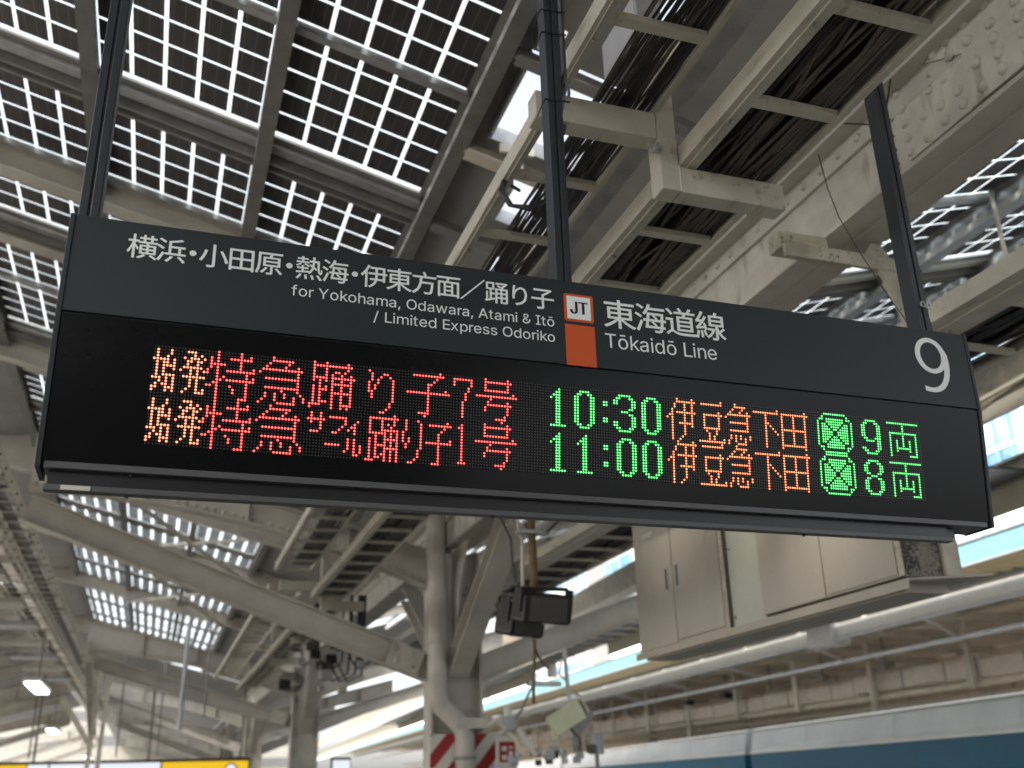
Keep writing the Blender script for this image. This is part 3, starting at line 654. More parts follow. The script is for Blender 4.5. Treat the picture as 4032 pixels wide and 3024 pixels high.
# ------------------------------------------------------------------ solar-glass roof
PITCH_X, W_X = 1.33, 1.225
CELLX, CELLY = 0.245, 0.265
def solar_panel(x0, yb, label, near, right=False, group='solar glass roof panels'):
    """x0 = lower-x edge, yb = far edge (thick bright line) of a 9-row pair of modules"""
    y0 = yb - 2.42
    sg = 1 if right else -1
    zf = lambda x: roof_z(x)
    t = thing('solar_panel', label, 'solar panel', (x0, y0, zf(x0)), group)
    def sheet(b, xa, xb, ya, yb_, dz, th):
        za, zb = zf(xa) + dz, zf(xb) + dz
        v = [b.verts.new(p) for p in ((xa, ya, za), (xb, ya, zb), (xb, yb_, zb), (xa, yb_, za))]
        w = [b.verts.new(p) for p in ((xa, ya, za + th), (xb, ya, zb + th), (xb, yb_, zb + th), (xa, yb_, za + th))]
        b.faces.new(v); b.faces.new(w[::-1])
        for i in range(4):
            b.faces.new((v[i], w[i], w[(i + 1) % 4], v[(i + 1) % 4]))
    def one(b):
        v = [b.verts.new(p) for p in ((x0, y0 - 0.02, zf(x0)), (x0 + W_X, y0 - 0.02, zf(x0 + W_X)), (x0 + W_X, yb + 0.02, zf(x0 + W_X)), (x0, yb + 0.02, zf(x0)))]
        b.faces.new(v)
    wpart('glass_pane', one, M['pvglass'], t)
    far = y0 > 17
    cells = []
    for i in range(5):
        for k in range(9):
            g_ = 0.050 if y0 > 29 else 0.030 if y0 > 17 else 0.015
            xa = x0 + i * CELLX + g_; xb = x0 + (i + 1) * CELLX - g_
            yb_ = yb - 0.035 - k * CELLY - 0.014; ya = yb_ - CELLY + 0.029
            if k == 8: ya = y0 + 0.03
            cells.append((xa, xb, ya, yb_))
    if near:
        for c in cells:
            wpart('solar_cell', lambda b: sheet(b, c[0], c[1], c[2], c[3], -0.012, 0.006), M['cell'], t)
    else:
        o = wpart('solar_cells', lambda b: [sheet(b, c[0], c[1], c[2], c[3], -0.006, 0.003) for c in cells], M['cell_sheen'] if far else M['cell'], t)
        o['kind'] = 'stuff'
    ymid = yb - 1.325
    wpart('middle_bar', lambda b: sheet(b, x0, x0 + W_X, ymid - 0.035, ymid + 0.035, -0.075 if y0 < 17 else -0.03, 0.06 if y0 < 17 else 0.015), M['galv'] if right else M['zinc'], t)
    return t

def grey_band(x0, yb, x1, m1='zinc_dk', m2='zinc'):
    """dark gutter beam across the slope between two rows of panels"""
    t = thing('glazing_beam', 'dark galvanised beam between rows of solar glass', 'beam', (x0, yb, roof_z(x0)), 'beams between rows of solar glass')
    def sl(b, ya, yb_, dz, th):
        za, zb = roof_z(x0) + dz, roof_z(x1) + dz
        v = [b.verts.new(p) for p in ((x0, ya, za), (x1, ya, zb), (x1, yb_, zb), (x0, yb_, za))]
        w = [b.verts.new(p) for p in ((x0, ya, za + th), (x1, ya, zb + th), (x1, yb_, zb + th), (x0, yb_, za + th))]
        b.faces.new(v); b.faces.new(w[::-1])
        for i in range(4):
            b.faces.new((v[i], w[i], w[(i + 1) % 4], v[(i + 1) % 4]))
    wpart('gutter_plate', lambda b: sl(b, yb + 0.021, yb + 0.44, -0.02, 0.04), M[m1], t)
    if yb > 17: return t
    wpart('flashing', lambda b: sl(b, yb + 0.09, yb + 0.20, -0.06, 0.038), M[m2], t)
    wpart('lip', lambda b: (sl(b, yb + 0.26, yb + 0.29, -0.11, 0.088), sl(b, yb + 0.40, yb + 0.43, -0.09, 0.068)), M['zinc_dk'], t)
    return t

ORD = ['first', 'second', 'third', 'fourth', 'fifth', 'sixth', 'seventh', 'eighth', 'ninth', 'tenth', 'eleventh', 'twelfth', 'thirteenth', 'fourteenth', 'fifteenth', 'sixteenth']
XS = [-2.195, -0.865, 0.465]
rows = [1.16, 4.04, 6.92, 9.80, 12.68, 15.56, 18.44, 21.32, 24.2, 27.08, 29.96, 32.84, 35.72, 38.6, 41.48]
sides = {-2.195: 'left', -0.865: 'middle', 0.465: 'right'}
place = {1.16: 'over the near edge', 4.04: 'nearest row', 6.92: 'second row', 9.80: 'third row', 12.68: 'fourth row'}
for r in rows:
    for x in XS:
        lb = ('solar glass roof panel, %s, %s one of three' % (place[r], sides[x])) if r in place else 'distant roof glazing, %s row beyond the fourth solar row, %s of three' % (ORD[rows.index(r) - 5], sides[x])
        solar_panel(x, r, lb, r in (4.04, 6.92, 9.80, 12.68) and r < 13)
    grey_band(-2.3, r, 1.70)
# purlins running along the platform on the left slope
def purlin(x, label, y0=-1.0, y1=44.0, dz=0.15, cap=(0.055, 0.055), m='zinc_dk', m2='zinc'):
    z = roof_z(x)
    t = thing('roof_purlin', label, 'purlin', (x, y0, z), 'steel purlins running along the solar glass roof')
    wpart('web', lambda b: box(b, x - 0.008, x + 0.008, y0, y1, z - dz, z - 0.02), M[m], t)
    wpart('bottom_flange', lambda b: box(b, x - 0.06, x + 0.06, y0, y1, z - dz - 0.012, z - dz), M[m], t)
    wpart('cap', lambda b: bar(b, (x - cap[0], (y0 + y1) / 2, roof_z(x - cap[0]) - 0.004), (x + cap[1], (y0 + y1) / 2, roof_z(x + cap[1]) - 0.004), y1 - y0, 0.012), M['zinc_dk'], t)
    wpart('lip', lambda b: (box(b, x - 0.06, x - 0.052, y0, y1, z - dz, z - dz + 0.05), box(b, x + 0.020, x + 0.055, y0, y1, z - 0.10, z - 0.085)), M[m2], t)
    return t
purlin(-2.27, 'steel purlin along the left edge of the solar glass', cap=(0.15, 0.09))
purlin(-0.92, 'steel purlin between the left and middle solar panels')
purlin(0.41, 'steel purlin between the middle and right solar panels')
purlin(1.75, 'steel purlin at the right edge of the solar glass, beside the grey deck', cap=(0.075, 0.10))

# cream rafters across the left slope
def rafter(y, x0, x1, label, h=0.24, gap=0.03, right=False):
    t = thing('roof_rafter', label, 'rafter', (x0, y, roof_z(x0)), 'cream rafters across the roof slope')
    za, zb = roof_z(x0) - gap, roof_z(x1) - gap
    wpart('web', lambda b: bar(b, (x0, y, za - h / 2), (x1, y, zb - h / 2 + 0.03), 0.016, h), M['cream'], t)
    wpart('bottom_flange', lambda b: bar(b, (x0, y, za - h), (x1, y, zb - h + 0.03), 0.20, 0.016), M['cream'], t)
    wpart('top_flange', lambda b: bar(b, (x0, y, za), (x1, y, zb), 0.20, 0.016), M['cream'], t)
    return t
rafter(8.62, -4.2, 3.6, 'cream rafter crossing the upper left of the picture above the sign')
rafter(10.20, -4.2, 1.6, 'cream rafter at the left margin just behind the nearer one', h=0.14)
rafter(13.35, -4.2, 3.6, 'cream rafter seen left of the departure sign', h=0.30)
for y, lb in ((29.05, 'deep cream rafter just in front of the second arched girder'), (17.7, 'deep cream rafter just beyond the first column arm'), (22.7, 'deep cream rafter midway between first and second columns'), (37.3, 'deep cream rafter beyond the second column')):
    rafter(y, -4.2, 3.6, lb, h={17.7: 0.58, 22.7: 0.50, 37.3: 0.5}.get(y, 0.34), gap=0.03)
# diagonal bracing under the far glazing
for i, (y0, y1) in enumerate(((14.6, 17.5), (18.0, 22.5), (23.0, 29.3))):
    t = thing('roof_brace', ('crossed bracing just beyond the first arched girder', 'crossed bracing midway to the second column', 'crossed bracing in front of the second arched girder')[i], 'brace', (0, y0, 6.0))
    for xa, xb in ((-0.9, 1.7), (1.7, -0.9)):
        wpart('brace_bar', lambda b: bar(b, (xa, y0, roof_z(xa) - 0.40), (xb, y1, roof_z(xb) - 0.40), 0.08, 0.05), M['cream'], t)

# grey deck with openings between the panels and the valley girder
def deck():
    t = thing('roof_deck', 'grey steel roof deck with bright skylight openings behind the trays', 'roof')
    def sl(b, xa, xb, ya, yb_, dz=0.0, th=0.03):
        za, zb = roof_z(xa) + dz, roof_z(xb) + dz
        v = [b.verts.new(p) for p in ((xa, ya, za), (xb, ya, zb), (xb, yb_, zb), (xa, yb_, za))]
        w = [b.verts.new(p) for p in ((xa, ya, za + th), (xb, ya, zb + th), (xb, yb_, zb + th), (xa, yb_, za + th))]
        b.faces.new(v); b.faces.new(w[::-1])
        for i in range(4):
            b.faces.new((v[i], w[i], w[(i + 1) % 4], v[(i + 1) % 4]))
    opens = [(1.94, 2.64, 4.96, 5.86), (1.93, 2.10, 4.70, 4.86), (2.27, 2.75, 6.32, 6.80), (2.5, 2.72, 7.4, 8.6), (2.5, 2.7, 4.0, 4.4)]
    xs = sorted({1.83, 3.98} | {v for o in opens for v in o[:2]})
    ys = sorted({-1.0, 44.0, 14.0, 29.0} | {v for o in opens for v in o[2:]})
    src = None
    for xa, xb in zip(xs, xs[1:]):
        run = None
        for ya, yb_ in zip(ys, ys[1:]):
            cx, cy = (xa + xb) / 2, (ya + yb_) / 2
            hole = any(o[0] < cx < o[1] and o[2] < cy < o[3] for o in opens)
            if hole:
                if run: wpart('deck_panel', lambda b: sl(b, xa, xb, run[0], run[1]), M['roofdeck'], t); run = None
            else:
                run = (run[0], yb_) if run else (ya, yb_)
        if run: wpart('deck_panel', lambda b: sl(b, xa, xb, run[0], run[1]), M['roofdeck'], t)
    for o in opens[:3]:
        # raised kerbs round each opening
        wpart('opening_kerb', lambda b: (bar(b, (o[0], o[2], roof_z(o[0]) - 0.03), (o[0], o[3], roof_z(o[0]) - 0.03), 0.02, 0.12),
                                         bar(b, (o[0], o[3], roof_z(o[0]) - 0.03), (o[1], o[3], roof_z(o[1]) - 0.03), 0.02, 0.12)), M['zinc'], t)
    return t
deck()
t = thing('roof_deck', 'roof deck strip above the far left ladder trays', 'roof')
wpart('deck_panel', lambda b: bar(b, (-4.0, 47, 7.15), (-2.41, 47, roof_z(-2.41)), 95, 0.03), M['roofdeck'], t)
# roofs carrying on behind the camera
for x0, x1, nm in ((-3.9, 3.98, 'left'), (4.02, 10.6, 'right')):
    t = thing('roof_deck', 'roof deck carrying on behind the viewpoint, %s slope' % nm, 'roof')
    wpart('deck_panel', lambda b: bar(b, (x0, -30.6, roof_z(x0)), (x1, -30.6, roof_z(x1)), 59, 0.03), M['roofdeck'], t)
# small I-shaped steel cross members under the openings
def cross_member(x0, x1, y, w, label, m='cream_lt', dz=0.18):
    t = thing('cross_member', label, 'beam', (x0, y, roof_z(x0) - dz), 'short cross members under the grey deck')
    wpart('flange', lambda b: bar(b, (x0, y, roof_z(x0) - dz), (x1, y, roof_z(x1) - dz), w, 0.012), M[m], t)
    wpart('web', lambda b: bar(b, (x0, y, roof_z(x0) - dz + 0.055), (x1, y, roof_z(x1) - dz + 0.055), 0.012, 0.10), M[m], t)
    return t
cross_member(1.80, 2.62, 6.02, 0.14, 'pale steel cross member just below the bright roof opening')
cross_member(1.82, 3.4, 4.92, 0.10, 'dark cross member between two roof openings', 'zinc_dk')
cross_member(1.82, 3.4, 7.1, 0.12, 'dark cross member beyond the lower roof opening', 'zinc_dk')
t = thing('steel_stub', 'pale T-shaped steel stub hanging beside the bright roof opening', 'bracket', (2.12, 5.9, 5.75))
wpart('plate', lambda b: box(b, 2.0, 2.26, 5.80, 5.83, 5.86, 5.93), M['cream_lt'], t)
wpart('stem', lambda b: box(b, 2.09, 2.17, 5.80, 5.83, 5.70, 5.859), M['cream_lt'], t)
# grey steel boxes and light channel above the trays
t = thing('junction_box', 'grey steel box above the narrow tray at the top of the picture', 'box', (1.9, 3.3, 4.9))
wpart('case', lambda b: box(b, 1.88, 2.02, 3.42, 3.80, 4.90, 5.15), M['equip_g'], t, bevel=0.008)
wpart('cover', lambda b: box(b, 1.885, 2.015, 3.405, 3.418, 4.91, 5.14), M['equip_g'], t)
t = thing('conduit_channel', 'pale channel running along the roof between the two trays', 'channel', (2.3, 0.3, 5.1))
wpart('channel', lambda b: box(b, 2.22, 2.33, 3.6, 14.2, 5.02, 5.10), M['cream_lt'], t)
wpart('cover', lambda b: box(b, 2.36, 2.52, 0.3, 14.0, 5.12, 5.15), M['zinc'], t)
# flexible conduit
t = thing('flexible_conduit', 'black ribbed conduit entering the narrow tray at the top edge', 'conduit', (1.95, 2.9, 4.7))
def ribbed(b):
    n = 60; P = []; R = []
    for i in range(n):
        u = i / (n - 1)
        P.append((1.86 + 0.12 * u, 2.62 + 0.55 * u, 4.78 + 0.10 * math.sin(u * 3.1) - 0.20 * u))
        R.append(0.028 if i % 2 else 0.021)
    tube(b, P, R, 10)
wpart('hose', ribbed, M['black'], t)

# ------------------------------------------------------------------ right slope: solar glass, rafters, purlins
for r in (4.04, 6.92, 9.80, 12.68, 15.56, 18.44, 21.32, 24.2):
    for i, x in enumerate((5.1, 6.43, 7.76)):
        nm = {4.04: 'first', 6.92: 'second', 9.80: 'third', 12.68: 'fourth'}.get(r)
        lb = ('solar glass panel on the right slope, %s row, %s of three' % (nm, ('inner', 'middle', 'outer')[i])) if nm else 'distant glazing of the right slope, %s row beyond the fourth, %s of three' % (ORD[int(round((r - 15.56) / 2.88))], ('inner', 'middle', 'outer')[i])
        solar_panel(x, r, lb, nm in ('first', 'second', 'third'), right=True, group='solar glass panels of the right slope')
    grey_band(5.0, r, 9.2, 'galv', 'white')
for x in (5.04, 6.37, 7.70, 9.05):
    purlin(x, {5.04: 'pale zinc purlin nearest the girder on the right slope', 6.37: 'zinc purlin between inner and middle panels of the right slope',
               7.70: 'zinc purlin between middle and outer panels of the right slope', 9.05: 'outermost zinc purlin of the right slope'}[x], y1=30, dz=0.22, m='galv', m2='white')
bm = new_bm()
t = thing('roof_deck', 'grey strip of roof deck right of the riveted girder', 'roof')
wpart('deck_panel', lambda b: bar(b, (4.02, 20, roof_z(4.02)), (4.98, 20, roof_z(4.98)), 48, 0.03), M['roofdeck'], t)
t = thing('roof_deck', 'grey outer strip of roof deck above the platform edge', 'roof')
wpart('deck_panel', lambda b: bar(b, (9.2, 20, roof_z(9.2)), (10.6, 20, roof_z(10.6)), 48, 0.03), M['roofdeck'], t)
for y, lb in ((10.5, 'cream rafter on the right slope seen beside the number nine'), (13.2, 'cream rafter on the right slope behind the nearer one')):
    rafter(y, 4.3, 10.2, lb, right=True)
for y in (17.4, 20.2, 23.0, 26.0):
    rafter(y, 4.3, 10.2, 'distant cream rafter on the right slope, %s beyond the first column' % {17.4: 'first', 20.2: 'second', 23.0: 'third', 26.0: 'fourth'}[y], right=True)
t = thing('hanging_rod', 'thin stained rod hanging from the right roof slope', 'rod', (5.6, 5.2, 5.2))
wpart('rod', lambda b: tube(b, [(6.22, 5.5, 6.2), (6.22, 5.5, 4.95)], 0.018, 8), M['cream_lt'], t)

for x0, x1, nm in ((-3.9, 3.98, 'left'), (4.02, 10.6, 'right')):
    t = thing('roof_deck', 'far end of the %s roof slope beyond the glazing' % nm, 'roof')
    ya = 44.2 if nm == 'left' else 30.5
    wpart('deck_panel', lambda b: bar(b, (x0, (ya + 150) / 2, roof_z(x0)), (x1, (ya + 150) / 2, roof_z(x1)), 150 - ya, 0.03), M['roofdeck'], t)
t = thing('reflection_blocker', 'dark wall added behind the viewpoint to keep bright sky out of the sign reflection', 'wall', (0, -14, 0))  # added unseen wall, blocks the bright opening mirrored in the sign screen
wpart('panel', lambda b: box(b, -9.5, 5.4, -14.3, -14.0, 0.0, 5.2), M['zinc_dk'], t)
t = thing('end_building', 'grey station building closing the far end of the platforms', 'building', (0, 150, 0))
wpart('wall', lambda b: box(b, -40, 22, 150, 156, -1.2, 14), M['cream_old'], t)
fl = wpart('window_band', lambda b: box(b, -39, 21, 149.9, 150, 1.5, 2.6), M['zinc_dk'], t)
for k in range(1, 4): instance(fl, t, (0, 0, 3.1 * k))

# ------------------------------------------------------------------ the departure sign
SX0, SX1 = -0.381, 3.058
ZT, ZM, ZB = 3.288, 2.955, 2.482
YF = 3.0
def yl(z): return YF + 0.12 * (ZM - z) if z < ZM else YF
sign = thing('departure_sign', 'long charcoal departure sign with red, green and orange dot-matrix text and number 9', 'departure sign', (1.34, 3.19, ZB))
DEPTH = 0.26
def shell(b):
    prof = [(YF, ZT), (YF, ZM + 0.004), (YF + DEPTH, ZM + 0.004), (YF + DEPTH, ZT)]
    prism(b, prof, 0, SX0 + 0.006, SX1 - 0.006)
wpart('upper_panel', shell, M['signdark'], sign)
def lower(b):
    prof = [(YF + 0.004, ZM - 0.004), (yl(ZB) + 0.002, ZB + 0.022), (YF + DEPTH - 0.055, ZB + 0.022), (YF + DEPTH - 0.004, ZM - 0.004)]
    prism(b, prof, 0, SX0 + 0.008, SX1 - 0.008)
wpart('screen', lower, M['signscreen'], sign)
wpart('seam', lambda b: box(b, SX0 + 0.008, SX1 - 0.008, YF + 0.010, YF + DEPTH - 0.01, ZM - 0.0035, ZM + 0.0035), M['black'], sign)
def endcap(b, xa, xb):
    prism(b, [(YF - 0.003, ZT + 0.003), (YF - 0.003, ZM), (yl(ZB) - 0.003, ZB), (YF + DEPTH - 0.05, ZB), (YF + DEPTH + 0.003, ZM), (YF + DEPTH + 0.003, ZT + 0.003)], 0, xa, xb)
wpart('end_cap', lambda b: endcap(b, SX0 - 0.010, SX0 + 0.005), M['signdark'], sign, bevel=0.002)
wpart('end_cap', lambda b: endcap(b, SX1 - 0.005, SX1 + 0.010), M['signdark'], sign, bevel=0.002)
wpart('lower_edge_strip', lambda b: box(b, SX0 + 0.014, SX1 - 0.02, yl(ZB) + 0.001, yl(ZB) + 0.14, ZB, ZB + 0.021), M['signalu'], sign, bevel=0.002)
wpart('under_box', lambda b: box(b, -0.355, 2.855, 3.085, 3.16, 2.437, ZB - 0.001), M['black'], sign)
wpart('under_strip', lambda b: box(b, -0.362, 2.862, 3.064, 3.10, 2.418, 2.436), M['signalu'], sign, bevel=0.002)
wpart('under_step', lambda b: box(b, 2.866, 2.905, 3.10, 3.18, 2.445, ZB - 0.001), M['black'], sign)
for x, z, yv in ((-0.13, 2.479, 3.059), (-0.135, 2.4155, 3.066), (1.0, 2.4155, 3.066), (2.2, 2.4155, 3.066)):
    wpart('screw', lambda b: tube(b, [(x, yv + 0.02, z + 0.003), (x, yv + 0.02, z - 0.004)], 0.006, 8), M['black'], sign)
wpart('sticker', lambda b: box(b, -0.315, -0.235, 3.0615, 3.0635, 2.4205, 2.434), M['sticker'], sign)

# lettering on the upper panel, 0.5 mm proud
yT = YF - 0.0006
wpart('destination_text', lambda b: jp(b, '横浜・小田原・熱海・伊東方面／踊り子', -0.2155, 1.2205, 3.162, 3.2475, yT), M['letter'], sign)
wpart('english_text', lambda b: latin(b, 'for Yokohama, Odawara, Atami & Itō', 0.2975, 1.218, 3.0985, 0.0372, yT), M['letter'], sign)
wpart('english_text', lambda b: latin(b, '/ Limited Express Odoriko', 0.570, 1.218, 3.0390, 0.0372, yT), M['letter'], sign)
wpart('line_name_text', lambda b: jp(b, '東海道線', 1.4135, 1.915, 3.1225, 3.2375, yT), M['letter'], sign)
wpart('english_text', lambda b: latin(b, 'Tōkaidō Line', 1.4125, 1.8655, 3.0415, 0.0560, yT), M['letter'], sign)
def nine(b):
    x0, z0, w, h, st = 2.788, 3.0105, 0.161, 0.2415, 0.0245
    def ring(cx, cz, rx, rz, sx, sz, y, n=48):
        o = [b.verts.new((cx + rx * math.cos(6.28319 * k / n), y, cz + rz * math.sin(6.28319 * k / n))) for k in range(n)]
        i = [b.verts.new((cx + (rx - sx) * math.cos(6.28319 * k / n), y, cz + (rz - sz) * math.sin(6.28319 * k / n))) for k in range(n)]
        for k in range(n): b.faces.new((o[k], o[(k + 1) % n], i[(k + 1) % n], i[k]))
    ring(x0 + 0.0765, z0 + h - 0.0790, 0.0765, 0.0790, 0.0250, 0.0200, yT)
    # tail: outer and inner edges of the sweep, ending in an upright cut
    outer = [(0.161, 0.150), (0.1612, 0.130), (0.1595, 0.108), (0.1545, 0.083), (0.146, 0.060), (0.133, 0.038), (0.115, 0.019), (0.092, 0.006), (0.066, 0.0005), (0.042, 0.001), (0.020, 0.0045)]
    inner = [(0.1300, 0.175), (0.1330, 0.150), (0.1335, 0.122), (0.1300, 0.095), (0.1225, 0.070), (0.112, 0.050), (0.098, 0.035), (0.081, 0.025), (0.062, 0.0205), (0.042, 0.0210), (0.020, 0.0265)]
    A = [b.verts.new((x0 + a, yT - 0.0002, z0 + c)) for a, c in outer]
    B = [b.verts.new((x0 + a, yT - 0.0002, z0 + c)) for a, c in inner]
    for k in range(len(A) - 1): b.faces.new((A[k], A[k + 1], B[k + 1], B[k]))
    C = [b.verts.new((x0 + a, yT - 0.0004, z0 + c)) for a, c in ((0.161, 0.150), (0.1585, 0.172), (0.1500, 0.190), (0.1300, 0.175), (0.1330, 0.150))]
    b.faces.new(C)
wpart('platform_number', nine, M['letter'], sign)
def rrect(b, x0, x1, z0, z1, r, y, th=0.0012):
    P = []
    for cx, cz, a0 in ((x1 - r, z1 - r, 0), (x0 + r, z1 - r, 90), (x0 + r, z0 + r, 180), (x1 - r, z0 + r, 270)):
        for k in range(5):
            a = math.radians(a0 + k * 22.5)
            P.append((cx + r * math.cos(a), cz + r * math.sin(a)))
    prism(b, P, 1, y - th, y)
badge = wpart('line_badge', lambda b: rrect(b, 1.2583, 1.3725, 3.1285, 3.2377, 0.009, YF - 0.0004), M['orange'], sign)
wpart('badge_face', lambda b: rrect(b, 1.2690, 1.3612, 3.1378, 3.2282, 0.002, YF - 0.0020, 0.0006), M['letter'], badge)
wpart('badge_text', lambda b: (latin(b, 'JT', 1.2830, 1.3480, 3.1590, 0.0485, YF - 0.0032), latin(b, 'JT', 1.2855, 1.3505, 3.1590, 0.0485, YF - 0.0034),
                               latin(b, 'JT', 1.2805, 1.3455, 3.1590, 0.0485, YF - 0.0036)), M['badge_bk'], badge)
wpart('colour_block', lambda b: box(b, 1.2587, 1.3730, YF - 0.0012, YF - 0.0003, 2.9572, 3.1158), M['orange'], sign)

# --- dot matrix: 288 x 32 lamps
PX, PZ = 0.00991, 0.009755
def dot(col, row):
    z = 2.8656 - (row - 1) * PZ - 0.0028 * (col / 286.0)
    return Vector((-0.0890 + (col - 1) * PX, yl(z) - 0.0008, z))
G = {}
def glyph(name, txt, top=0):
    G[name] = (top, [l for l in txt.split()])
glyph('shi', '.#...#. .#...#. .#..#.. #####.# .#.##.# .#.#### .#.#..# .#.#... .#.#### ###.#.# ..#.#.# .#.##.# ##..### #...#.#', 1)
glyph('hatsu', '..###... ....#.#. .#.###.# ..##.##. ..#..#.. .######. #..#.#.# ...#.#.. .####### ...#.#.. ...#.#.. ...#.#.. ..#..#.# .#...###', 1)
glyph('toku', '...#......#.... ...#......#..#. .#.#...#######. .#.#......#.... .#####....#.... .#.#......#...# #..#..######### #..#........#.. ...#.#......#.# ...##.######### ..##........#.. ##.#...#....#.. ...#....#...#.. ...#....#...#.. ...#........#.. ...#......###..')
glyph('kyu', '....#.......... ....#######.... ...#.....#..... ..#.....#...#.. .#############. #...........#.. ............#.. ..###########.. ............#.. ............#.. ..###########.. .......#....#.. ..#..#..#....#. ..#..#..#..#..# .#...#.....#..# #.....######...')
glyph('odo', '.#...#......#.. .#############. .#...#......#.. .#...#..##.#... .#...#.#..#..#. .#####.######## .#.#.#.#..#..#. ...#...#######. .#.#.#.#..#..#. .#.###.#..#..#. .#.#...#######. .#.#...#..#..#. .#.#...#..#..#. .#.###.#..#..#. ####...#..####. #......#..#.#..')
glyph('ri', '#........ .#...##.. .#..#..#. .#.#....# #..#....# #.#.....# #.#.....# ##......# .#......# .#......# ........# .......#. .......#. ......#.. ....##...', 1)
glyph('ko', '...........#... ..###########.. ..........#.... .........#..... .......##...... .......#....... .......#.....#. ############### .......#....... .......#....... .......#....... .......#....... .......#....... .......#....... ....####....... ......#........')
glyph('7', '####### #.....# #.....# .....#. .....#. ....#.. ....#.. ....#.. ...#... ...#... ...#... ...#... ...#... ...#...', 1)
glyph('gou', '...#.......#... ...##########.. ...#.......#... ...#.......#... ...#########... .............#. ############### .....#......... ....#......#... ....#########.. ...#.......#... ...#.......#... ...........#... ..........#.... .......####.... .........#.....')
glyph('sa', '.#..#. .#..#. ###### .#..#. ....#. ....#. .###..', 1)
glyph('fu', '...... ###### .....# .....# ....#. ...#.. .##...', 1)
glyph('i', '.... .... ...# ..#. .##. #.#. ..#.', 1)
glyph('bou', '#####')
glyph('ru', '.#.#.. .#.#.. .#.#.# .#.#.# #..#.# ...##.')
glyph('odo2', '.........#. .########## .#...#...#. .#...#.#.#. .#...#..#.. .#...###### .######.#.# ...#..#.#.# .#.#..##### .#.#..#.#.# .#.####.#.# .#.#..##### .#.#..#.#.# .#.#.##.#.# .#.##.#.#.# ###...#.#.#')
glyph('ri2', '.#...#. .#....# .#....# .#....# #.....# #.....# #.#...# #.#...# .#....# .#....# .....#. .....#. .....#. ....#.. ..##...', 1)
glyph('ko2', '.......#. .######## ......#.. .....#... ....#.... ....#.... ....#...# ######### ....#.... ....#.... ....#.... ....#.... ....#.... ....#.... ..###....', 1)
glyph('one_s', '.#. ##. .#. .#. .#. .#. .#. .#. .#. .#. .#. .#. .#. ###', 1)
glyph('1', '...#.. ..##.. .###.. #.##.. ' + '..##.. ' * 9 + '######', 1)
glyph('0', '..####.. .##..##. ' + '##....## ' * 10 + '.##..##. ..####..', 1)
glyph('colon', '## ## .. .. .. .. ## ##', 4)
glyph('3', '..#####.. .##...##. ##.....## ##.....## .......## ......##. ...###... ......##. .......## .......## ##.....## ##.....## .##...##. ..#####..', 1)
glyph('iz', '....#.....#. ....######## ...#...#..#. ...#...#..#. ..#....#..#. ..#.######## .##....#..#. #.#....#..#. ..#....#..#. ..#..######. ..#....#..#. ..#....#.... ..#....#.... ..#....#.... ..#...#..... ..#..#......')
glyph('zu', '.........#. .#########. ........... ........... ........#.. ..########. ..#.....#.. ..#.....#.. ..#.....#.. ..#.....#.. ..#######.. ...#...#... ....#..#... ....#.#.... ....#.#...# ###########')
glyph('kyu2', '....#...... ....#####.. ...#...#... ..#...#..#. .########## #........#. .........#. ..########. .........#. .........#. ..########. ........... ..#.#.#...# ..#.#.#.#.# .#..#...#.. .#...####..')
glyph('shimo', '..........# ########### .....#..... .....#..... .....#..... .....##.... .....#.#... .....#..#.. .....#...#. .....#....# .....#..... .....#..... .....#..... .....#..... .....#.....', 1)
glyph('da', '..........#. ############ #....#....#. #....#....#. #....#....#. #....#....#. #....#....#. ###########. #....#....#. #....#....#. #....#....#. #....#....#. #....#....#. ###########. #.........#.', 1)
glyph('zen', '...##########... ..#..........#.. .##.########.##. #...########...# #.##.######.##.# #.###.####.###.# #.####.##.####.# #.#####..#####.# #.#####..#####.# #.####.##.####.# #.###.####.###.# #.##.######.##.# #...########...# .##.########.##. ..#..........#.. ...##########...')
glyph('9', '..#####.. .##...##. ##.....## ##.....## ##.....## ##.....## ##.....## .##...### ..####.## .......## .......## ##.....## .##...##. ..#####..', 1)
glyph('8', '..#####.. .##...##. ##.....## ##.....## ##.....## .##...##. ...###... .##...##. ##.....## ##.....## ##.....## ##.....## .##...##. ..#####..', 1)
glyph('ryo', '############### .......#....... .......#....... .......#....... .#############. .#.....#.....#. .#.....#.....#. .#..#..#..#..#. .#..#..#..#..#. .#..#..#..#..#. .#..#######..#. .#..#.....#..#. .#...........#. .#........####.', 1)
line1 = [('shi', 0, 'w'), ('hatsu', 8, 'w'), ('toku', 16, 'r'), ('kyu', 32, 'r'), ('odo', 48, 'r'), ('ri', 67, 'r'), ('ko', 80, 'r'), ('7', 96, 'r'), ('gou', 104, 'r'),
         ('1', 131, 'g'), ('0', 140, 'g'), ('colon', 151, 'g'), ('3', 155, 'g'), ('0', 166, 'g'),
         ('iz', 176, 'o'), ('zu', 189, 'o'), ('kyu2', 200, 'o'), ('shimo', 212, 'o'), ('da', 224, 'o'), ('zen', 240, 'g'), ('9', 260, 'g'), ('ryo', 272, 'g')]
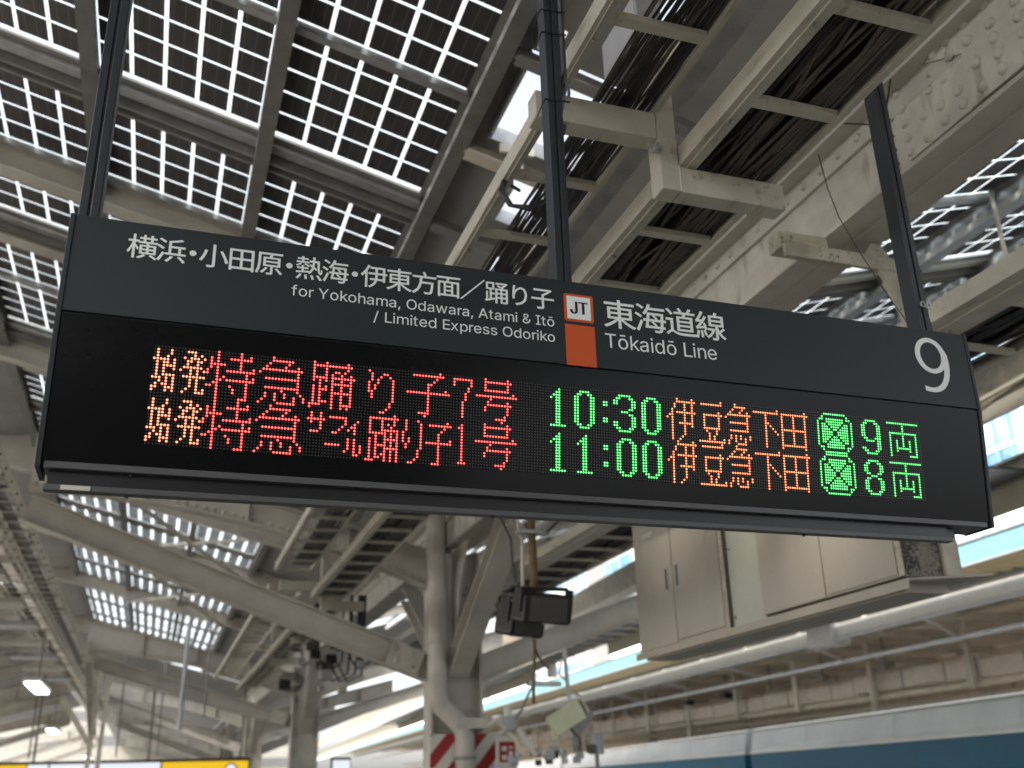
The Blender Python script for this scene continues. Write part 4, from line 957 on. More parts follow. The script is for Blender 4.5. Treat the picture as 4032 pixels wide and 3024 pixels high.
line2 = [('shi', 0, 'w'), ('hatsu', 8, 'w'), ('toku', 16, 'r'), ('kyu', 32, 'r'), ('sa', 48, 'r'), ('fu', 55, 'r'), ('i', 61, 'r'), ('bou', 54, 'r', 11), ('ru', 60, 'r', 9),
         ('odo2', 67, 'r'), ('ri2', 79, 'r'), ('ko2', 87, 'r'), ('one_s', 98, 'r'), ('gou', 104, 'r'),
         ('1', 131, 'g'), ('1', 141, 'g'), ('colon', 151, 'g'), ('0', 156, 'g'), ('0', 166, 'g'),
         ('iz', 176, 'o'), ('zu', 189, 'o'), ('kyu2', 200, 'o'), ('shimo', 212, 'o'), ('da', 224, 'o'), ('zen', 240, 'g'), ('8', 260, 'g'), ('ryo', 272, 'g')]
lit = set()
NRM = Vector((0, -1, -0.12)).normalized(); TX = Vector((1, 0, 0)); TZ = TX.cross(NRM).normalized()
def disc(b, c, r0, r1, d, mi, n=8):
    out = [b.verts.new(c + NRM * d + TX * math.cos(2 * math.pi * k / n) * r1 + TZ * math.sin(2 * math.pi * k / n) * r1) for k in range(n)]
    if r0 == 0:
        f = b.faces.new(out); f.material_index = mi
        return
    inn = [b.verts.new(c + NRM * (d + 0.0006) + TX * math.cos(2 * math.pi * k / n) * r0 + TZ * math.sin(2 * math.pi * k / n) * r0) for k in range(n)]
    for k in range(n):
        f = b.faces.new((out[k], out[(k + 1) % n], inn[(k + 1) % n], inn[k])); f.material_index = mi
    f = b.faces.new(inn); f.material_index = 1 - mi
for base, line in ((0, line1), (16, line2)):
    for it in line:
        top, rws = G[it[0]]
        if len(it) > 3: top = it[3]
        cells = [(it[1] + i, base + top + j) for j, l in enumerate(rws) for i, ch in enumerate(l) if ch == '#' ]
        cells = [c for c in cells if c not in lit]
        lit.update(cells)
        def f(b):
            for c in cells:
                disc(b, dot(*c), 0.0030, 0.0048 if it[2] == 'g' else 0.0045, 0.0004, 1)
        wpart('lit_character', f, [M['led_' + it[2]], M['led_' + it[2] + 'h']], sign)
def unlit(b):
    for c in range(288):
        for r in range(32):
            if (c, r) in lit: continue
            disc(b, dot(c, r), 0, 0.0029, 0.0005, 0, 6)
o = wpart('unlit_lamps', unlit, M['led_off'], sign); o['kind'] = 'stuff'

# --- the three hanger poles
def pole(x, label, zt):
    w, d = 0.062, 0.075
    y0 = 3.10
    t = thing('hanger_pole', label, 'hanger pole', (x, y0 + d / 2, ZT + 0.004), 'dark steel poles holding up the departure sign')
    wpart('post', lambda b: (box(b, x - w / 2, x - 0.004, y0, y0 + d, ZT + 0.004, zt), box(b, x + 0.004, x + w / 2, y0, y0 + d, ZT + 0.004, zt),
                             box(b, x - 0.0045, x + 0.0045, y0 + 0.008, y0 + d - 0.006, ZT + 0.004, zt)), M['pole'], t, bevel=0.0025)
    wpart('foot_plate', lambda b: box(b, x - 0.05, x + 0.05, y0 - 0.02, y0 + d + 0.02, ZT + 0.0035, ZT + 0.012), M['pole'], t)
    return t
p1 = pole(-0.352, 'leftmost dark hanger pole of the departure sign', 6.1)
p2 = pole(1.308, 'middle dark hanger pole of the departure sign, tied with cables', 5.9)
p3 = pole(2.965, 'rightmost dark hanger pole, passing behind the wide cable tray', 5.35)
# flat grey strip beside the left pole, cables on the middle one
wpart('side_strip', lambda b: box(b, -0.3205, -0.3175, 3.105, 3.172, ZT + 0.004, 6.1), M['signalu'], p1)
for k, (dx, r, m) in enumerate(((0.040, 0.010, 'cable_b'), (0.058, 0.008, 'cable_g'), (0.050, 0.007, 'cable'), (0.070, 0.006, 'cable_b'))):
    wpart('cable', lambda b: tube(b, [(1.308 + dx, 3.10 + 0.012 * k, 5.8), (1.308 + dx + 0.004, 3.11 + 0.012 * k, 4.75), (1.308 + dx + 0.006, 3.12 + 0.012 * k, 4.35 - k * 0.02),
                                      (1.308 + dx + 0.02, 3.30, 4.22 - k * 0.02), (1.42 + dx, 3.45, 4.28), (1.50 + dx, 3.55, 4.52)], r, 8), M[m], p2, smooth=True)
for z in (4.62, 4.50, 4.16):
    wpart('cable_tie', lambda b: (bar(b, (1.262, 3.098, z), (1.372, 3.098, z + 0.01), 0.003, 0.007), bar(b, (1.262, 3.098, z), (1.262, 3.19, z - 0.02), 0.003, 0.006),
                                  tube(b, [(1.262, 3.097, z), (1.245, 3.09, z - 0.035)], 0.002, 5)), M['black'], p2)
wpart('eye_bolt', lambda b: tube(b, [(2.960 + 0.012 * math.cos(a / 8 * 6.283), 3.085, 3.46 + 0.012 * math.sin(a / 8 * 6.283)) for a in range(9)], 0.0035, 6), M['zinc'], p3)
wpart('eye_bolt', lambda b: tube(b, [(2.981 + 0.012 * math.cos(a / 8 * 6.283), 3.083, 3.452 + 0.012 * math.sin(a / 8 * 6.283)) for a in range(9)], 0.0035, 6), M['zinc'], p3)
# coiled cable loops by the opening
t = thing('cable_loop', 'coil of grey cable looped beside the bright roof opening', 'cable', (1.56, 3.6, 4.42))
for k in range(3):
    wpart('loop', lambda b: tube(b, [(1.545 + (0.055 + 0.006 * k) * math.cos(a / 14 * 6.283), 3.62 + 0.012 * k + 0.02 * math.sin(a / 14 * 6.283), 4.68 + (0.105 + 0.005 * k) * math.sin(a / 14 * 6.283)) for a in range(15)], 0.008, 8), M['cable_b'], t, smooth=True)
t = thing('cable_loop', 'black cable loop hanging behind the middle hanger pole', 'cable', (1.4, 3.9, 4.3))
for k in range(3):
    wpart('loop', lambda b: tube(b, [(1.60, 4.35, 4.56), (1.47 - 0.008 * k, 4.2, 4.50), (1.43 - 0.01 * k, 4.12, 4.38), (1.45 - 0.008 * k, 4.05, 4.26), (1.53, 4.0, 4.22 + 0.01 * k), (1.62, 4.0, 4.3), (1.68, 4.1, 4.54)], 0.009, 8), M['cable'], t, smooth=True)
# hanging signal wires
t = thing('knotted_wire', 'wire with beads hanging beside the rightmost hanger pole', 'wire', (3.05, 3.3, 3.5))
wpart('wire', lambda b: (tube(b, [(3.72, 3.78, 5.36), (3.62, 3.75, 5.12), (3.56, 3.72, 4.98), (3.545, 3.7, 4.80), (3.55, 3.7, 4.45), (3.555, 3.7, 4.05), (3.56, 3.7, 3.80)], 0.0055, 6),
                         tube(b, [(3.43, 3.9, 5.06), (3.50, 3.8, 5.0), (3.545, 3.72, 4.9)], 0.005, 6),
                         tube(b, [(3.56, 3.7, 3.80), (3.575, 3.7, 3.72), (3.572, 3.7, 3.62), (3.56, 3.7, 3.57), (3.548, 3.7, 3.62), (3.545, 3.7, 3.72), (3.56, 3.7, 3.80)], 0.004, 6)), M['black'], t)
for z in (4.86, 4.77, 4.68, 4.02, 3.93, 3.84, 3.57):
    wpart('bead', lambda b: tube(b, [(3.535, 3.7, z), (3.575, 3.7, z + 0.005)], 0.011, 6), M['zinc'] if z < 4 else M['black'], t)
t = thing('loose_wire', 'single thin wire drooping across the girder toward the sign', 'wire', (2.9, 3.8, 4.3))
wpart('wire', lambda b: tube(b, [(2.64, 3.2, 4.235), (2.70, 3.25, 4.10), (2.78, 3.3, 3.98), (2.92, 3.35, 3.82), (3.06, 3.4, 3.68), (3.20, 3.45, 3.56), (3.3, 3.5, 3.42)], 0.0028, 6), M['cable_g'], t, smooth=True)
# rusting cranked steel bracket behind the right pole
t = thing('steel_bracket', 'rust-spotted cream angle bracket fixed across the girder by the right pole', 'bracket', (3.9, 4.6, 4.5))
wpart('arm', lambda b: box(b, 3.42, 4.30, 4.58, 4.61, 4.57, 4.665), M['cream_rust'], t)
wpart('arm_flange', lambda b: box(b, 3.42, 4.30, 4.612, 4.69, 4.655, 4.665), M['cream_rust'], t)
wpart('block', lambda b: box(b, 3.44, 3.80, 4.66, 4.78, 4.67, 4.79), M['cream_rust'], t)
wpart('block', lambda b: prism(b, [(4.04, 4.668), (4.24, 4.668), (4.24, 4.72), (4.18, 4.79), (4.12, 4.79)], 1, 4.63, 4.66), M['cream_rust'], t)
wpart('leg', lambda b: prism(b, [(4.10, 4.57), (4.36, 4.57), (4.42, 3.90), (4.34, 3.90), (4.22, 4.25)], 1, 4.585, 4.605), M['cream_rust'], t)
wpart('leg_flange', lambda b: bar(b, (4.37, 4.64, 4.66), (4.43, 4.64, 3.90), 0.012, 0.08, (0, 1, 0)), M['cream_rust'], t)

# ------------------------------------------------------------------ columns with spreading arms
def column(y, label, near, zi=3.13, zo=5.15):
    t = thing('roof_column', label, 'column', (4.0, y, 0))
    X = 4.0
    wpart('shaft', lambda b: (box(b, 3.66, 4.34, y - 0.012, y + 0.012, 0.0, 4.79), box(b, 3.62, 3.66, y - 0.20, y + 0.20, 0.0, 4.79), box(b, 4.34, 4.38, y - 0.20, y + 0.20, 0.0, 4.79)), M['cream'], t)
    if near: wpart('seam_plate', lambda b: (box(b, 3.70, 4.30, y - 0.03, y - 0.014, 3.30, 3.32), box(b, 3.70, 4.30, y - 0.03, y - 0.014, 2.55, 2.57)), M['cream_old'], t)
    wpart('base_shoe', lambda b: box(b, 3.56, 4.44, y - 0.28, y + 0.28, 0.0, 0.15), M['concrete'], t)
    # transverse arms
    al = wpart('arm', lambda b: ibeam(b, (3.64, y, zi), (-1.85, y, zo), 0.36, 0.24), M['cream'], t)
    wpart('splice_plate', lambda b: bar(b, (3.50, y - 0.13, zi + 0.05), (3.05, y - 0.13, zi + 0.215), 0.02, 0.32), M['cream_old'], al)
    wpart('arm', lambda b: ibeam(b, (4.36, y, zi), (9.85, y, zo), 0.36, 0.24), M['cream'], t)
    # knee braces along the girder
    for s in (-1, 1):
        wpart('knee_brace', lambda b: ibeam(b, (X, y + s * 0.20, 3.10), (X, y + s * 2.75, 4.66), 0.26, 0.30), M['cream'], t)
    wpart('haunch_plate', lambda b: prism(b, [(y - 0.2, 3.35), (y - 0.5, 3.9), (y - 0.62, 4.3), (y - 1.0, 4.79), (y - 0.2, 4.79)], 0, 3.93, 3.96), M['cream'], t)
    wpart('haunch_plate', lambda b: prism(b, [(y + 0.2, 3.35), (y + 0.5, 3.9), (y + 0.62, 4.3), (y + 1.0, 4.79), (y + 0.2, 4.79)], 0, 3.93, 3.96), M['cream'], t)
    if near:
        for px_, zt in ((3.66, 5.4),):
            wpart('drain_pipe', lambda b: tube(b, [(3.60, y - 0.55, 5.5), (3.60, y - 0.55, 4.62), (3.66, y - 0.40, 4.42), (3.67, y - 0.36, 4.25), (3.67, y - 0.36, 2.75), (3.72, y - 0.36, 2.62), (4.02, y - 0.36, 2.33), (4.06, y - 0.36, 2.2), (4.06, y - 0.36, 0.1)], 0.135, 14), M['cream'], t, smooth=True)
        wpart('pipe_clip', lambda b: tube(b, [(3.67, y - 0.36, 3.42), (3.67, y - 0.36, 3.47)], 0.15, 14), M['cream_old'], t)
        wpart('pipe_clip', lambda b: tube(b, [(4.06, y - 0.36, 1.9), (4.06, y - 0.36, 1.95)], 0.15, 14), M['zinc_dk'], t)
        wpart('pipe_joint', lambda b: box(b, 3.90, 4.42, y - 0.50, y - 0.24, 2.30, 2.44), M['cream_old'], t)
        for i, (dx, dz) in enumerate(((0.08, 0.1), (0.08, -0.08), (0.30, 0.1), (0.30, -0.08))):
            wpart('bolt_head', lambda b: dome(b, (3.44 - dx, y - 0.142, zi + 0.07 + dx * 0.346 + dz), (0, -1, 0), 0.035), M['cream_old'], al)
    return t
c1 = column(14.3, 'nearest cream roof column with spreading arms and a big drain pipe', True)
c2 = column(29.6, 'second cream roof column, behind the yellow sign end', False, 3.32, 4.93)
column(45.0, 'third cream roof column, farthest down the platform', False)

# red and white striped wrap on the first column
t = thing('striped_wrap', 'red and white diagonal striped guard round the nearest column', 'guard', (4.0, 13.95, 0.4))
def stripes(b, red):
    # clip slanted bands to the panel rectangle
    x0, x1, z0, z1 = 3.58, 4.56, 0.4, 2.24
    w = 0.145
    k = -14
    while k < 16:
        c = k * w
        isred = (k % 2 == 0)
        if isred == red:
            # band: c <= z - 1.25*(x - x0) ... < c + w*1.6
            a0, a1 = c * 1.55, (c + w) * 1.55
            P = [(x0, x0), (x1, x1)]
            poly = [(x0, z0), (x1, z0), (x1, z1), (x0, z1)]
            def clip(poly, f):
                out = []
                for i in range(len(poly)):
                    p, q = poly[i], poly[(i + 1) % len(poly)]
                    fp, fq = f(p), f(q)
                    if fp >= 0: out.append(p)
                    if (fp >= 0) != (fq >= 0):
                        u = fp / (fp - fq)
                        out.append((p[0] + u * (q[0] - p[0]), p[1] + u * (q[1] - p[1])))
                return out
            g = lambda p: (p[1] - z0) - 1.15 * (p[0] - x0)
            poly = clip(poly, lambda p: g(p) - a0)
            if len(poly) > 2: poly = clip(poly, lambda p: a1 - g(p))
            if len(poly) > 2: prism(b, poly, 1, 13.965, 13.972)
        k += 1
wpart('backing', lambda b: box(b, 3.58, 4.56, 13.974, 14.0, 0.4, 2.24), M['whitepaint'], t)
wpart('red_stripes', lambda b: stripes(b, True), M['redpaint'], t)
t = thing('notice_board', 'small white board with a red notice fixed beside the striped column', 'notice', (4.5, 13.7, 1.4))
wpart('board', lambda b: box(b, 4.42, 4.72, 13.68, 13.70, 1.30, 2.20), M['white'], t, bevel=0.01)
wpart('red_field', lambda b: (box(b, 4.47, 4.50, 13.674, 13.679, 1.86, 2.12), box(b, 4.66, 4.685, 13.674, 13.679, 1.86, 2.12), box(b, 4.50, 4.66, 13.674, 13.679, 2.06, 2.12),
                              box(b, 4.50, 4.57, 13.674, 13.679, 1.95, 2.0), box(b, 4.50, 4.60, 13.674, 13.679, 1.86, 1.885), box(b, 4.60, 4.66, 13.674, 13.679, 2.0, 2.03), box(b, 4.575, 4.60, 13.674, 13.679, 1.885, 2.06)), M['redpaint'], t)
t = thing('yellow_placard', 'small yellow placard at the foot of the striped column', 'placard', (3.5, 13.7, 1.6))
wpart('plate', lambda b: box(b, 3.48, 3.62, 13.7, 13.72, 1.55, 1.80), M['yellow'], t)

# ------------------------------------------------------------------ transverse girders with arched, riveted lower edge
def arch(y, label, mirrored):
    t = thing('arched_girder', label, 'girder', (1.0, y, 5.0))
    def prof(sx):
        top = [(-1.85, 5.95 + (0.2 if y < 15 else 0)), (3.85, 4.40 + (0.35 if y < 15 else 0.15))]
        bot = []
        for i in range(13):
            u = i / 12
            x = -1.85 + 5.7 * u
            z = 5.12 - 0.10 * u - 1.15 * u * u + (0.30 if y < 15 else 0.0)
            bot.append((x, z))
        pts = top + bot[::-1]
        if sx < 0: pts = [(8.0 - a, b_) for a, b_ in pts]
        return pts, ([(8.0 - a, b_) for a, b_ in bot] if sx < 0 else bot)
    for s in (1, -1):
        P, B = prof(s)
        wpart('web', lambda b: prism(b, P, 1, y - 0.016, y + 0.014), M['cream'], t)
        wpart('bottom_flange', lambda b: [bar(b, (p[0], y, p[1]), (q[0], y, q[1]), 0.26, 0.02, (0, 1, 0) if False else (0, 0, 1)) for p, q in zip(B, B[1:])], M['cream'], t)
        wpart('top_flange', lambda b: bar(b, (P[0][0], y, P[0][1]), (P[1][0], y, P[1][1]), 0.26, 0.02), M['cream'], t)
        for i in (3, 6, 9):
            x, z = B[i]
            zt = P[0][1] + (P[1][1] - P[0][1]) * (x - P[0][0]) / (P[1][0] - P[0][0])
            wpart('stiffener', lambda b: box(b, x - 0.01, x + 0.01, y - 0.12, y - 0.017, z + 0.01, zt - 0.01), M['cream'], t)
        src = None
        for i in range(44):
            u = (i + 0.5) / 44 * 12
            k = int(u); f = u - k
            x = B[k][0] * (1 - f) + B[k + 1][0] * f; z = B[k][1] * (1 - f) + B[k + 1][1] * f
            if y > 40: continue
            if src is None:
                bb = new_bm(); dome(bb, (0, 0, 0), (0, -1, 0), 0.035, 8)
                src = obj('rivet', bb, M['cream_old'], t); o = src
            else:
                o = instance(src, t)
            o.location = Vector((x, y - 0.0165, z + 0.09)) - origin(t)
    return t
arch(14.3, 'arched riveted girder crossing just below the sign at the first column', True)
arch(29.6, 'arched riveted girder across the second column', True)
arch(45.0, 'arched girder across the third column', True)
arch(60.3, 'arched girder beyond the third column', True)
arch(75.6, 'next to last arched girder down the platform', True)
arch(91.0, 'farthest arched girder down the platform', True)
column(60.3, 'fourth cream roof column down the platform', False)

# left line: mirrored halves beyond the trays
def left_half(y, label):
    t = thing('arched_girder', label, 'girder', (-6.0, y, 5.0))
    P = [(-4.05, 5.9), (-9.8, 4.5)]
    B = [(-4.05 - 5.7 * i / 12, 5.12 - 0.1 * i / 12 - 1.15 * (i / 12) ** 2) for i in range(13)]
    wpart('web', lambda b: prism(b, P + B[::-1], 1, y - 0.016, y + 0.014), M['cream'], t)
    wpart('bottom_flange', lambda b: [bar(b, (p[0], y, p[1]), (q[0], y, q[1]), 0.26, 0.02) for p, q in zip(B, B[1:])], M['cream'], t)
    wpart('arm', lambda b: ibeam(b, (-9.6, y, 3.38), (-4.1, y, 5.2), 0.34, 0.24), M['cream'], t)
    wpart('stiffener', lambda b: box(b, -5.2, -5.17, y - 0.12, y - 0.012, 4.95, 5.55), M['cream_lt'], t)
left_half(29.6, 'left-hand arched girder far behind the lamps')
left_half(45.0, 'farthest left-hand arched girder')
left_half(60.0, 'left-hand arched girder near the vanishing point')
left_half(75.6, 'next to last left-hand arched girder')
left_half(91.0, 'last left-hand arched girder near the vanishing point')
left_half(14.3, 'nearest left-hand arched girder, beyond the left margin')

# twin posts and diagonal at the left end of the second girder
t = thing('edge_post', 'pair of pale edge posts with a diagonal at the second girder left end', 'post', (-1.4, 29.4, 0))
wpart('post', lambda b: bar(b, (-1.40, 29.3, 4.62), (-1.52, 29.3, 0.0), 0.11, 0.11, (0, 1, 0)), M['cream_lt'], t)
wpart('post', lambda b: bar(b, (-1.16, 29.3, 4.5), (-1.27, 29.3, 0.0), 0.11, 0.11, (0, 1, 0)), M['cream_lt'], t)
wpart('diagonal', lambda b: ibeam(b, (-1.72, 29.3, 4.85), (-1.42, 29.3, 3.0), 0.2, 0.2, up=(1, 0, 0)), M['cream_old'], t)
wpart('diagonal', lambda b: bar(b, (-2.25, 29.3, 3.95), (-1.45, 29.3, 2.75), 0.12, 0.14), M['cream_lt'], t)
for z in (3.0, 3.35, 3.7):
    wpart('batten', lambda b: bar(b, (-1.47, 29.24, z), (-1.2, 29.24, z - 0.12), 0.05, 0.04), M['cream_lt'], t)
# left edge beam carried by the arms + upstand
# left long trays seen edge-on as ladders
def ltray(xl, xr, z, label, n0=9.0, n1=60.0):
    t = thing('cable_tray', label, 'cable tray', (xl, n0, z), 'long ladder trays along the left roof')
    src = None
    for x in (xl, xr):
        wpart('side_rail', lambda b: (box(b, x - 0.05, x + 0.05, n0, n1, z, z + 0.012), box(b, x - 0.05, x - 0.038, n0, n1, z + 0.012, z + 0.1)), M['tray'], t)
    y = n0 + 0.3
    while y < n1:
        if src is None:
            src = wpart('rung', lambda b: box(b, xl + 0.05, xr - 0.05, y - 0.03, y + 0.03, z + 0.002, z + 0.03), M['tray'], t); oy = y
        else: instance(src, t, (0, y - oy, 0))
        y += 0.62
    bb = new_bm(); tube(bb, [(0, 0, 0), (0, 0, -0.02)], 0.02, 6)
    bo = obj('bolt', bb, M['black'], t); first_ = True
    y = n0 + 0.4
    while y < 32:
        for x in (xl, xr):
            o = bo if first_ else instance(bo, t)
            first_ = False
            o.location = Vector((x, y, z)) - origin(t)
        y += 0.62
    return t
ltray(-2.50, -2.08, 5.52, 'right-hand ladder tray running down the far left side')
ltray(-3.12, -2.62, 5.50, 'left-hand ladder tray running down the far left side')
t = thing('cable_bundle', 'dark cables lying in the far left ladder trays', 'cables', (-2.6, 9, 5.55))
for i in range(12):
    x = -3.04 + 0.03 * i if i < 6 else -2.42 + 0.03 * (i - 6)
    wpart('cable', lambda b: tube(b, [(x + 0.01 * math.sin(i + k), 9 + k * 3.0, 5.55) for k in range(17)], 0.014, 6), M['cable'], t)
# ceiling boards above the left trays (slatted, one board per slat)
t = thing('slatted_ceiling', 'ceiling of dark and cream slats above the far left ladder trays', 'ceiling', (-3.2, 9, 5.9))
sl1 = wpart('slat', lambda b: box(b, -4.0, -2.32, 9.0, 9.30, 5.86, 5.90), M['zinc_dk'], t)
sl2 = wpart('slat', lambda b: box(b, -3.9, -2.32, 9.42, 9.50, 5.74, 5.86), M['cream'], t)
for k in range(1, 64):
    instance(sl1 if k % 3 else sl2, t, (random.uniform(-0.03, 0.03), k * 0.62, random.uniform(-0.02, 0.02)))
    instance(sl2, t, (random.uniform(-0.3, 0.1), k * 0.62 + 0.05, random.uniform(-0.06, 0.02)))
for k in range(10):
    wpart('ceiling_box', lambda b: box(b, -4.0, -2.75, 10.5 + k * 3.1, 11.3 + k * 3.1, 5.30 , 5.40), M['zinc'] if k % 2 else M['cream'], t)
# dark louvre roof above, left of the slats, sloping away
t = thing('roof_deck', 'dark roof deck over the far left line beyond the ladder trays', 'roof')
k = 0
for i in range(6):
    xa, xb = -3.9 - i * 1.1, -4.98 - i * 1.1
    wpart('deck_panel', lambda b: bar(b, (xa, 30, 6.35 - 0.265 * (i * 1.1)), (xb, 30, 6.35 - 0.265 * (i * 1.1 + 1.08)), 70, 0.03), M['roofdeck'], t)
for y in (17.4, 20.2, 23.0, 26.0, 32.4, 35.5, 38.5, 41.5, 48, 52, 56):
    t = thing('roof_rafter', 'cream rafter of the far left roof slope, %s from the camera' % ORD[(17.4, 20.2, 23.0, 26.0, 32.4, 35.5, 38.5, 41.5, 48, 52, 56).index(y)], 'rafter', (-4, y, 6.0), 'cream rafters of the far left roof slope')
    wpart('beam', lambda b: ibeam(b, (-4.0, y, 6.1), (-9.8, y, 4.6), 0.3, 0.2), M['cream'], t)
# fluorescent lamps on the left
for (x, y, z, L_, lb) in ((-2.55, 26.0, 3.86, 1.3, 'largest lit fluorescent lamp hanging at the far left'), (-3.55, 44.0, 3.86, 1.3, 'smaller lit fluorescent lamp below the largest one'),
                          (-2.95, 58.0, 3.35, 1.3, 'smallest lit lamp just above the white sign')):
    t = thing('hanging_lamp', lb, 'lamp', (x, y, z))
    wpart('tube', lambda b: box(b, x - 0.15, x + 0.15, y - 1.25, y + 1.25, z, z + 0.06), M['tube'], t, bevel=0.02)
    wpart('housing', lambda b: box(b, x - 0.20, x + 0.20, y - 1.35, y + 1.35, z + 0.062, z + 0.15), M['white'], t)
    wpart('stem', lambda b: tube(b, [(x, y, z + 0.13), (x, y, 5.4)], 0.02, 6), M['zinc_dk'], t)
# hanging pole with ring of cable mid-left
t = thing('hanging_pipe', 'grey pipe hanging down under the second arched girder', 'pipe', (0.7, 29.0, 3.1))
wpart('pipe', lambda b: tube(b, [(0.72, 29.2, 5.9), (0.69, 29.2, 3.1)], 0.07, 10), M['galv'], t)
for (x, y, z0, z1, lb) in ((1.2, 27, 3.3, 5.9, 'thin dark rod hanging behind the lowest arm'), (-0.9, 33, 2.6, 5.6, 'dark rod hanging just right of the white posts'), (0.25, 36, 2.7, 5.9, 'dark rod hanging above the white sign'), (-3.3, 34, 2.6, 4.6, 'dark rod hanging under the largest lamp')):
    t = thing('hanging_rod', lb, 'rod', (x, y, z0))
    wpart('rod', lambda b: tube(b, [(x, y, z1), (x, y, z0)], 0.03, 6), M['zinc_dk'], t)
t = thing('cable_coil', 'black coil of cable hung on the second column', 'cable', (3.3, 28.5, 4.2))
for k in range(4):
    wpart('loop', lambda b: tube(b, [(3.35 + (0.26 + 0.02 * k) * math.cos(a / 16 * 6.283), 27.6, 4.10 + 0.05 * k + (0.15 + 0.01 * k) * math.sin(a / 16 * 6.283)) for a in range(17)], 0.016, 6), M['cable_g'], t, smooth=True)

# camera and light clutter on the first column's far side
rnd = random.Random(21)
t = thing('equipment_cluster', 'cluster of dark boxes and cables under the beam left of the first column', 'equipment', (3.0, 18, 4.2))
for i in range(26):
    x = rnd.uniform(2.3, 3.7); y = rnd.uniform(18.5, 21); z = rnd.uniform(3.35, 4.6); s = rnd.uniform(0.04, 0.13)
    wpart('device', lambda b: box(b, x - s, x + s, y - s, y + s, z - s * 0.8, z + s * 0.8), M[rnd.choice(['black', 'cable_g', 'cream_lt', 'equip_g', 'cream', 'cream_lt', 'zinc'])], t, bevel=0.02)
for i in range(10):
    x = rnd.uniform(2.4, 3.6); z = rnd.uniform(3.6, 4.6)
    wpart('lead', lambda b: tube(b, [(x, 19, z), (x + 0.2, 19, z - 0.35), (x + 0.5, 19.2, z - 0.2), (x + 0.55, 19.2, z + 0.3)], 0.018, 6), M['cable'], t, smooth=True)
t = thing('strut_post', 'dark blue steel post standing behind the far stepped bracket', 'post', (2.55, 15.3, 3.2))
wpart('post', lambda b: box(b, 2.78, 2.90, 15.2, 15.3, 3.35, 4.3), M['pole'], t)
wpart('post', lambda b: box(b, 2.66, 2.70, 15.2, 15.3, 3.45, 4.3), M['black'], t)

# ------------------------------------------------------------------ right platform edge: beams, glass strip, light troughs
KE = 0.07
def ex(y, x0=10.0, y0=9.4, k=KE): return x0 + k * (y - y0)
def along(b, x0, ya, yb, z0, z1, w, k=KE, yref=9.4):
    zc = (z0 + z1) / 2
    bar(b, (x0 + k * (ya - yref), ya, zc), (x0 + k * (yb - yref), yb, zc), w, z1 - z0)
t = thing('eaves_beam', 'rust-stained cream beam along the right platform edge above the window strip', 'beam', (10, 9, 6.0))
wpart('web', lambda b: along(b, 10.0, 2, 140, 6.02, 6.62, 0.04), M['cream_rust'], t)
wpart('fascia', lambda b: along(b, 9.98, 2, 140, 5.83, 6.015, 0.08), M['cream_lt'], t)
wpart('stay', lambda b: bar(b, (9.9, 8.6, 6.16), (9.9, 10.6, 6.05), 0.05, 0.05), M['cream_lt'], t)
t = thing('edge_rail_beam', 'bolted cream beam below the window strip on the right platform edge', 'beam', (10, 9, 5.0))
wpart('channel', lambda b: along(b, 10.0, 2, 140, 4.93, 5.225, 0.10), M['tray'], t)
wpart('lip', lambda b: (along(b, 9.93, 2, 140, 4.93, 4.95, 0.10), along(b, 9.93, 2, 140, 5.19, 5.225, 0.10)), M['tray'], t)
bb = new_bm(); dome(bb, (0, 0, 0), (-1, 0, 0), 0.03, 6)
bo = obj('bolt', bb, M['zinc_dk'], t); f_ = True
for k in range(26):
    o = bo if f_ else instance(bo, t); f_ = False
    y = 10 + k * 1.2
    o.location = Vector((ex(y) - 0.051, y, 5.08)) - origin(t)
t = thing('edge_tray', 'dark cable tray with rungs under the bolted edge beam', 'cable tray', (9.7, 9, 4.9))
src = None
for k in range(48):
    y = 10 + k * 0.9
    if src is None:
        src = wpart('rung', lambda b: box(b, 9.05, 9.95, y - 0.05, y + 0.05, 4.86, 4.90), M['tray'], t); oy = y
    else: instance(src, t, (KE * (y - oy), y - oy, 0))
wpart('cable_bed', lambda b: along(b, 9.5, 9, 60, 4.93, 4.96, 0.8), M['cable'], t)
wpart('side_rail', lambda b: along(b, 9.02, 9, 60, 4.84, 4.94, 0.05), M['tray'], t)
def post_at(y, lb):
    t = thing('eaves_post', lb, 'post', (ex(y), y, 4.6))
    wpart('post', lambda b: box(b, ex(y) - 0.12, ex(y) + 0.12, y - 0.1, y + 0.1, 4.55, 6.3), M['cream'], t)
post_at(14.3, 'eaves post at the end of the first column arm, right platform edge')
post_at(21.5, 'eaves post between first and second column arms, right platform edge')
post_at(29.6, 'eaves post at the end of the second column arm, right platform edge')
post_at(37.5, 'far eaves post beyond the second column arm, right platform edge')
for ya, yb, lb in ((3.0, 24.4, 'long light trough with a lit white tube, beyond the cabinets'), (31.5, 140, 'far light trough with a lit white tube, left of the first column notice')):
    t = thing('light_trough', lb, 'light', (ex(ya), ya, 4.5))
    wpart('reflector', lambda b: along(b, 9.98, ya, yb, 4.585, 4.92, 0.10), M['cream_lt'], t)
    wpart('tube', lambda b: along(b, 10.0, ya + 0.1, yb - 0.1, 4.50, 4.575, 0.13), M['tube'], t)

